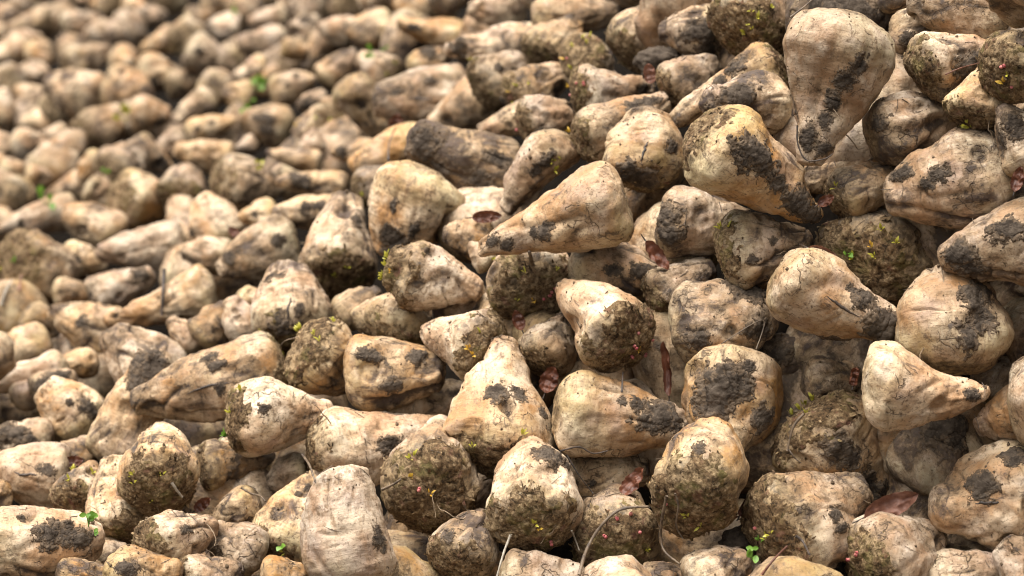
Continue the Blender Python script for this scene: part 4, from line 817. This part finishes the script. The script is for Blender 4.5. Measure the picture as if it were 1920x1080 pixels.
def mud_clod(x, y, rpx, label, off):
    D = depth_at(x, y)[0] + off; R = rpx * D / F; us = np.linspace(.01, np.pi - .01, 44); ph = np.linspace(0, 2 * np.pi, 56, endpoint=False); U, PP = np.meshgrid(us, ph, indexing='ij')
    q = np.c_[(np.sin(U) * np.cos(PP)).ravel(), (np.sin(U) * np.sin(PP)).ravel(), np.cos(U).ravel()]; k = int(x); rr = 1 + .45 * noise(q * 1.3, k) + .22 * noise(q * 3, k + 1) + .10 * noise(q * 7, k + 2) + .05 * noise(q * 15, k + 3)
    o = link("mud_clod", finish_mesh("mud_clod", q * rr[:, None] * R * np.array([1.15, .9, .8]), [grid_faces(44, 56), np.arange(56)[None, ::-1], np.arange(56)[None] + 43 * 56], MUD)); o.location = CAM + ray(x, y) * D; tag(o, label, "clod")
mud_clod(1240, 118, 38, "dark grey clod of mud under the dried pink leaf", -.0)
mud_clod(1388, 1020, 34, "crumbly black clod beside the green seedlings", .01)
mud_clod(1345, 835, 16, "little mud crumb hanging under the mud-mapped beet", -.03)
# ---------------------------------------------------------------- ground under the heap, coloured near black for the shade of the gaps
gx, gy = np.meshgrid(np.linspace(-400, 2450, 18), np.linspace(-180, 1350, 15)); Pg = surf(gx.ravel(), gy.ravel()) - heap_normal(gx.ravel(), gy.ravel())[0] * .27
hm = tps_fit(Pg[:, :2], Pg[:, 2], 1e-3); xs = np.linspace(-7, 7, 150); ys = np.linspace(.3, 17, 190); XX, YY = np.meshgrid(xs, ys, indexing='ij'); q = np.c_[XX.ravel(), YY.ravel()]
near = np.concatenate([np.linalg.norm(q[i:i + 4000, None] - Pg[None, :, :2], axis=2).min(1) for i in range(0, len(q), 4000)])
w = 1 - sm(near, .35, 1.6); zz = np.clip(tps_eval(hm, q), -.2, 2.2) * w + .02 * noise(np.c_[q * 6, q[:, :1] * 0], 4) + .008 * noise(np.c_[q * 22, q[:, :1] * 0], 5)
edge = np.minimum(np.minimum(q[:, 0] + 7, 7 - q[:, 0]), np.minimum(q[:, 1] - .3, 17 - q[:, 1])); zz = zz * sm(edge, 0, .8)
V = np.c_[q, zz]; fsq = grid_faces(150, 190, False)
border = [i * 190 for i in range(150)] + [149 * 190 + j for j in range(1, 190)] + [i * 190 + 189 for i in range(148, -1, -1)] + [j for j in range(188, 0, -1)]
bp = V[border]; c0 = np.array([0, 8.6, 0]); far = c0 + (bp - c0) * np.array([70, 70, 0]); far[:, 2] = 0; nb = len(border); V = np.r_[V, far]; kk = np.arange(nb)
sk = np.c_[np.array(border)[kk], 150 * 190 + kk, 150 * 190 + (kk + 1) % nb, np.array(border)[(kk + 1) % nb]]
o = link("ground", finish_mesh("ground", V, [fsq, sk], SOIL_SHADE)); o['kind'] = 'structure'; tag(o, "soil under the heap of beets, blackened to stand in for gap shade", "ground")
# ---------------------------------------------------------------- soft overcast daylight
SUN_EL, SUN_AZ = math.radians(76), math.radians(-95)        # high, from the left
w_ = bpy.data.worlds.new("World"); scene.world = w_; w_.use_nodes = True; nt = w_.node_tree; bg = nt.nodes["Background"]
sk = nt.nodes.new("ShaderNodeTexSky"); sk.sky_type = 'NISHITA'; sk.sun_disc = False; sk.sun_elevation = SUN_EL; sk.sun_rotation = SUN_AZ; sk.air_density = 1.0; sk.dust_density = 6.0; sk.ozone_density = .6
hs = nt.nodes.new("ShaderNodeHueSaturation"); hs.inputs["Saturation"].default_value = .05; nt.links.new(sk.outputs[0], hs.inputs["Color"]); nt.links.new(hs.outputs[0], bg.inputs[0]); bg.inputs[1].default_value = .05
sl = bpy.data.lights.new("sun", 'SUN'); sl.energy = 1.5; sl.angle = math.radians(62); sl.color = (1, .94, .868); so = bpy.data.objects.new("sun", sl); COL.objects.link(so)
dirs = Vector((math.sin(SUN_AZ) * math.cos(SUN_EL), math.cos(SUN_AZ) * math.cos(SUN_EL), math.sin(SUN_EL))); so.rotation_euler = dirs.to_track_quat('Z', 'Y').to_euler(); so.location = (0, 3, 6)
vs = scene.view_settings; scene.display_settings.display_device = 'sRGB'; vs.view_transform = 'Standard'; vs.look = 'None'; vs.gamma = 1; vs.use_curve_mapping = False; vs.exposure = 2.16
scene.render.engine = 'CYCLES'; scene.cycles.max_bounces = 4; scene.cycles.diffuse_bounces = 1; scene.cycles.use_denoising = True; scene.cycles.filter_width = 1.1
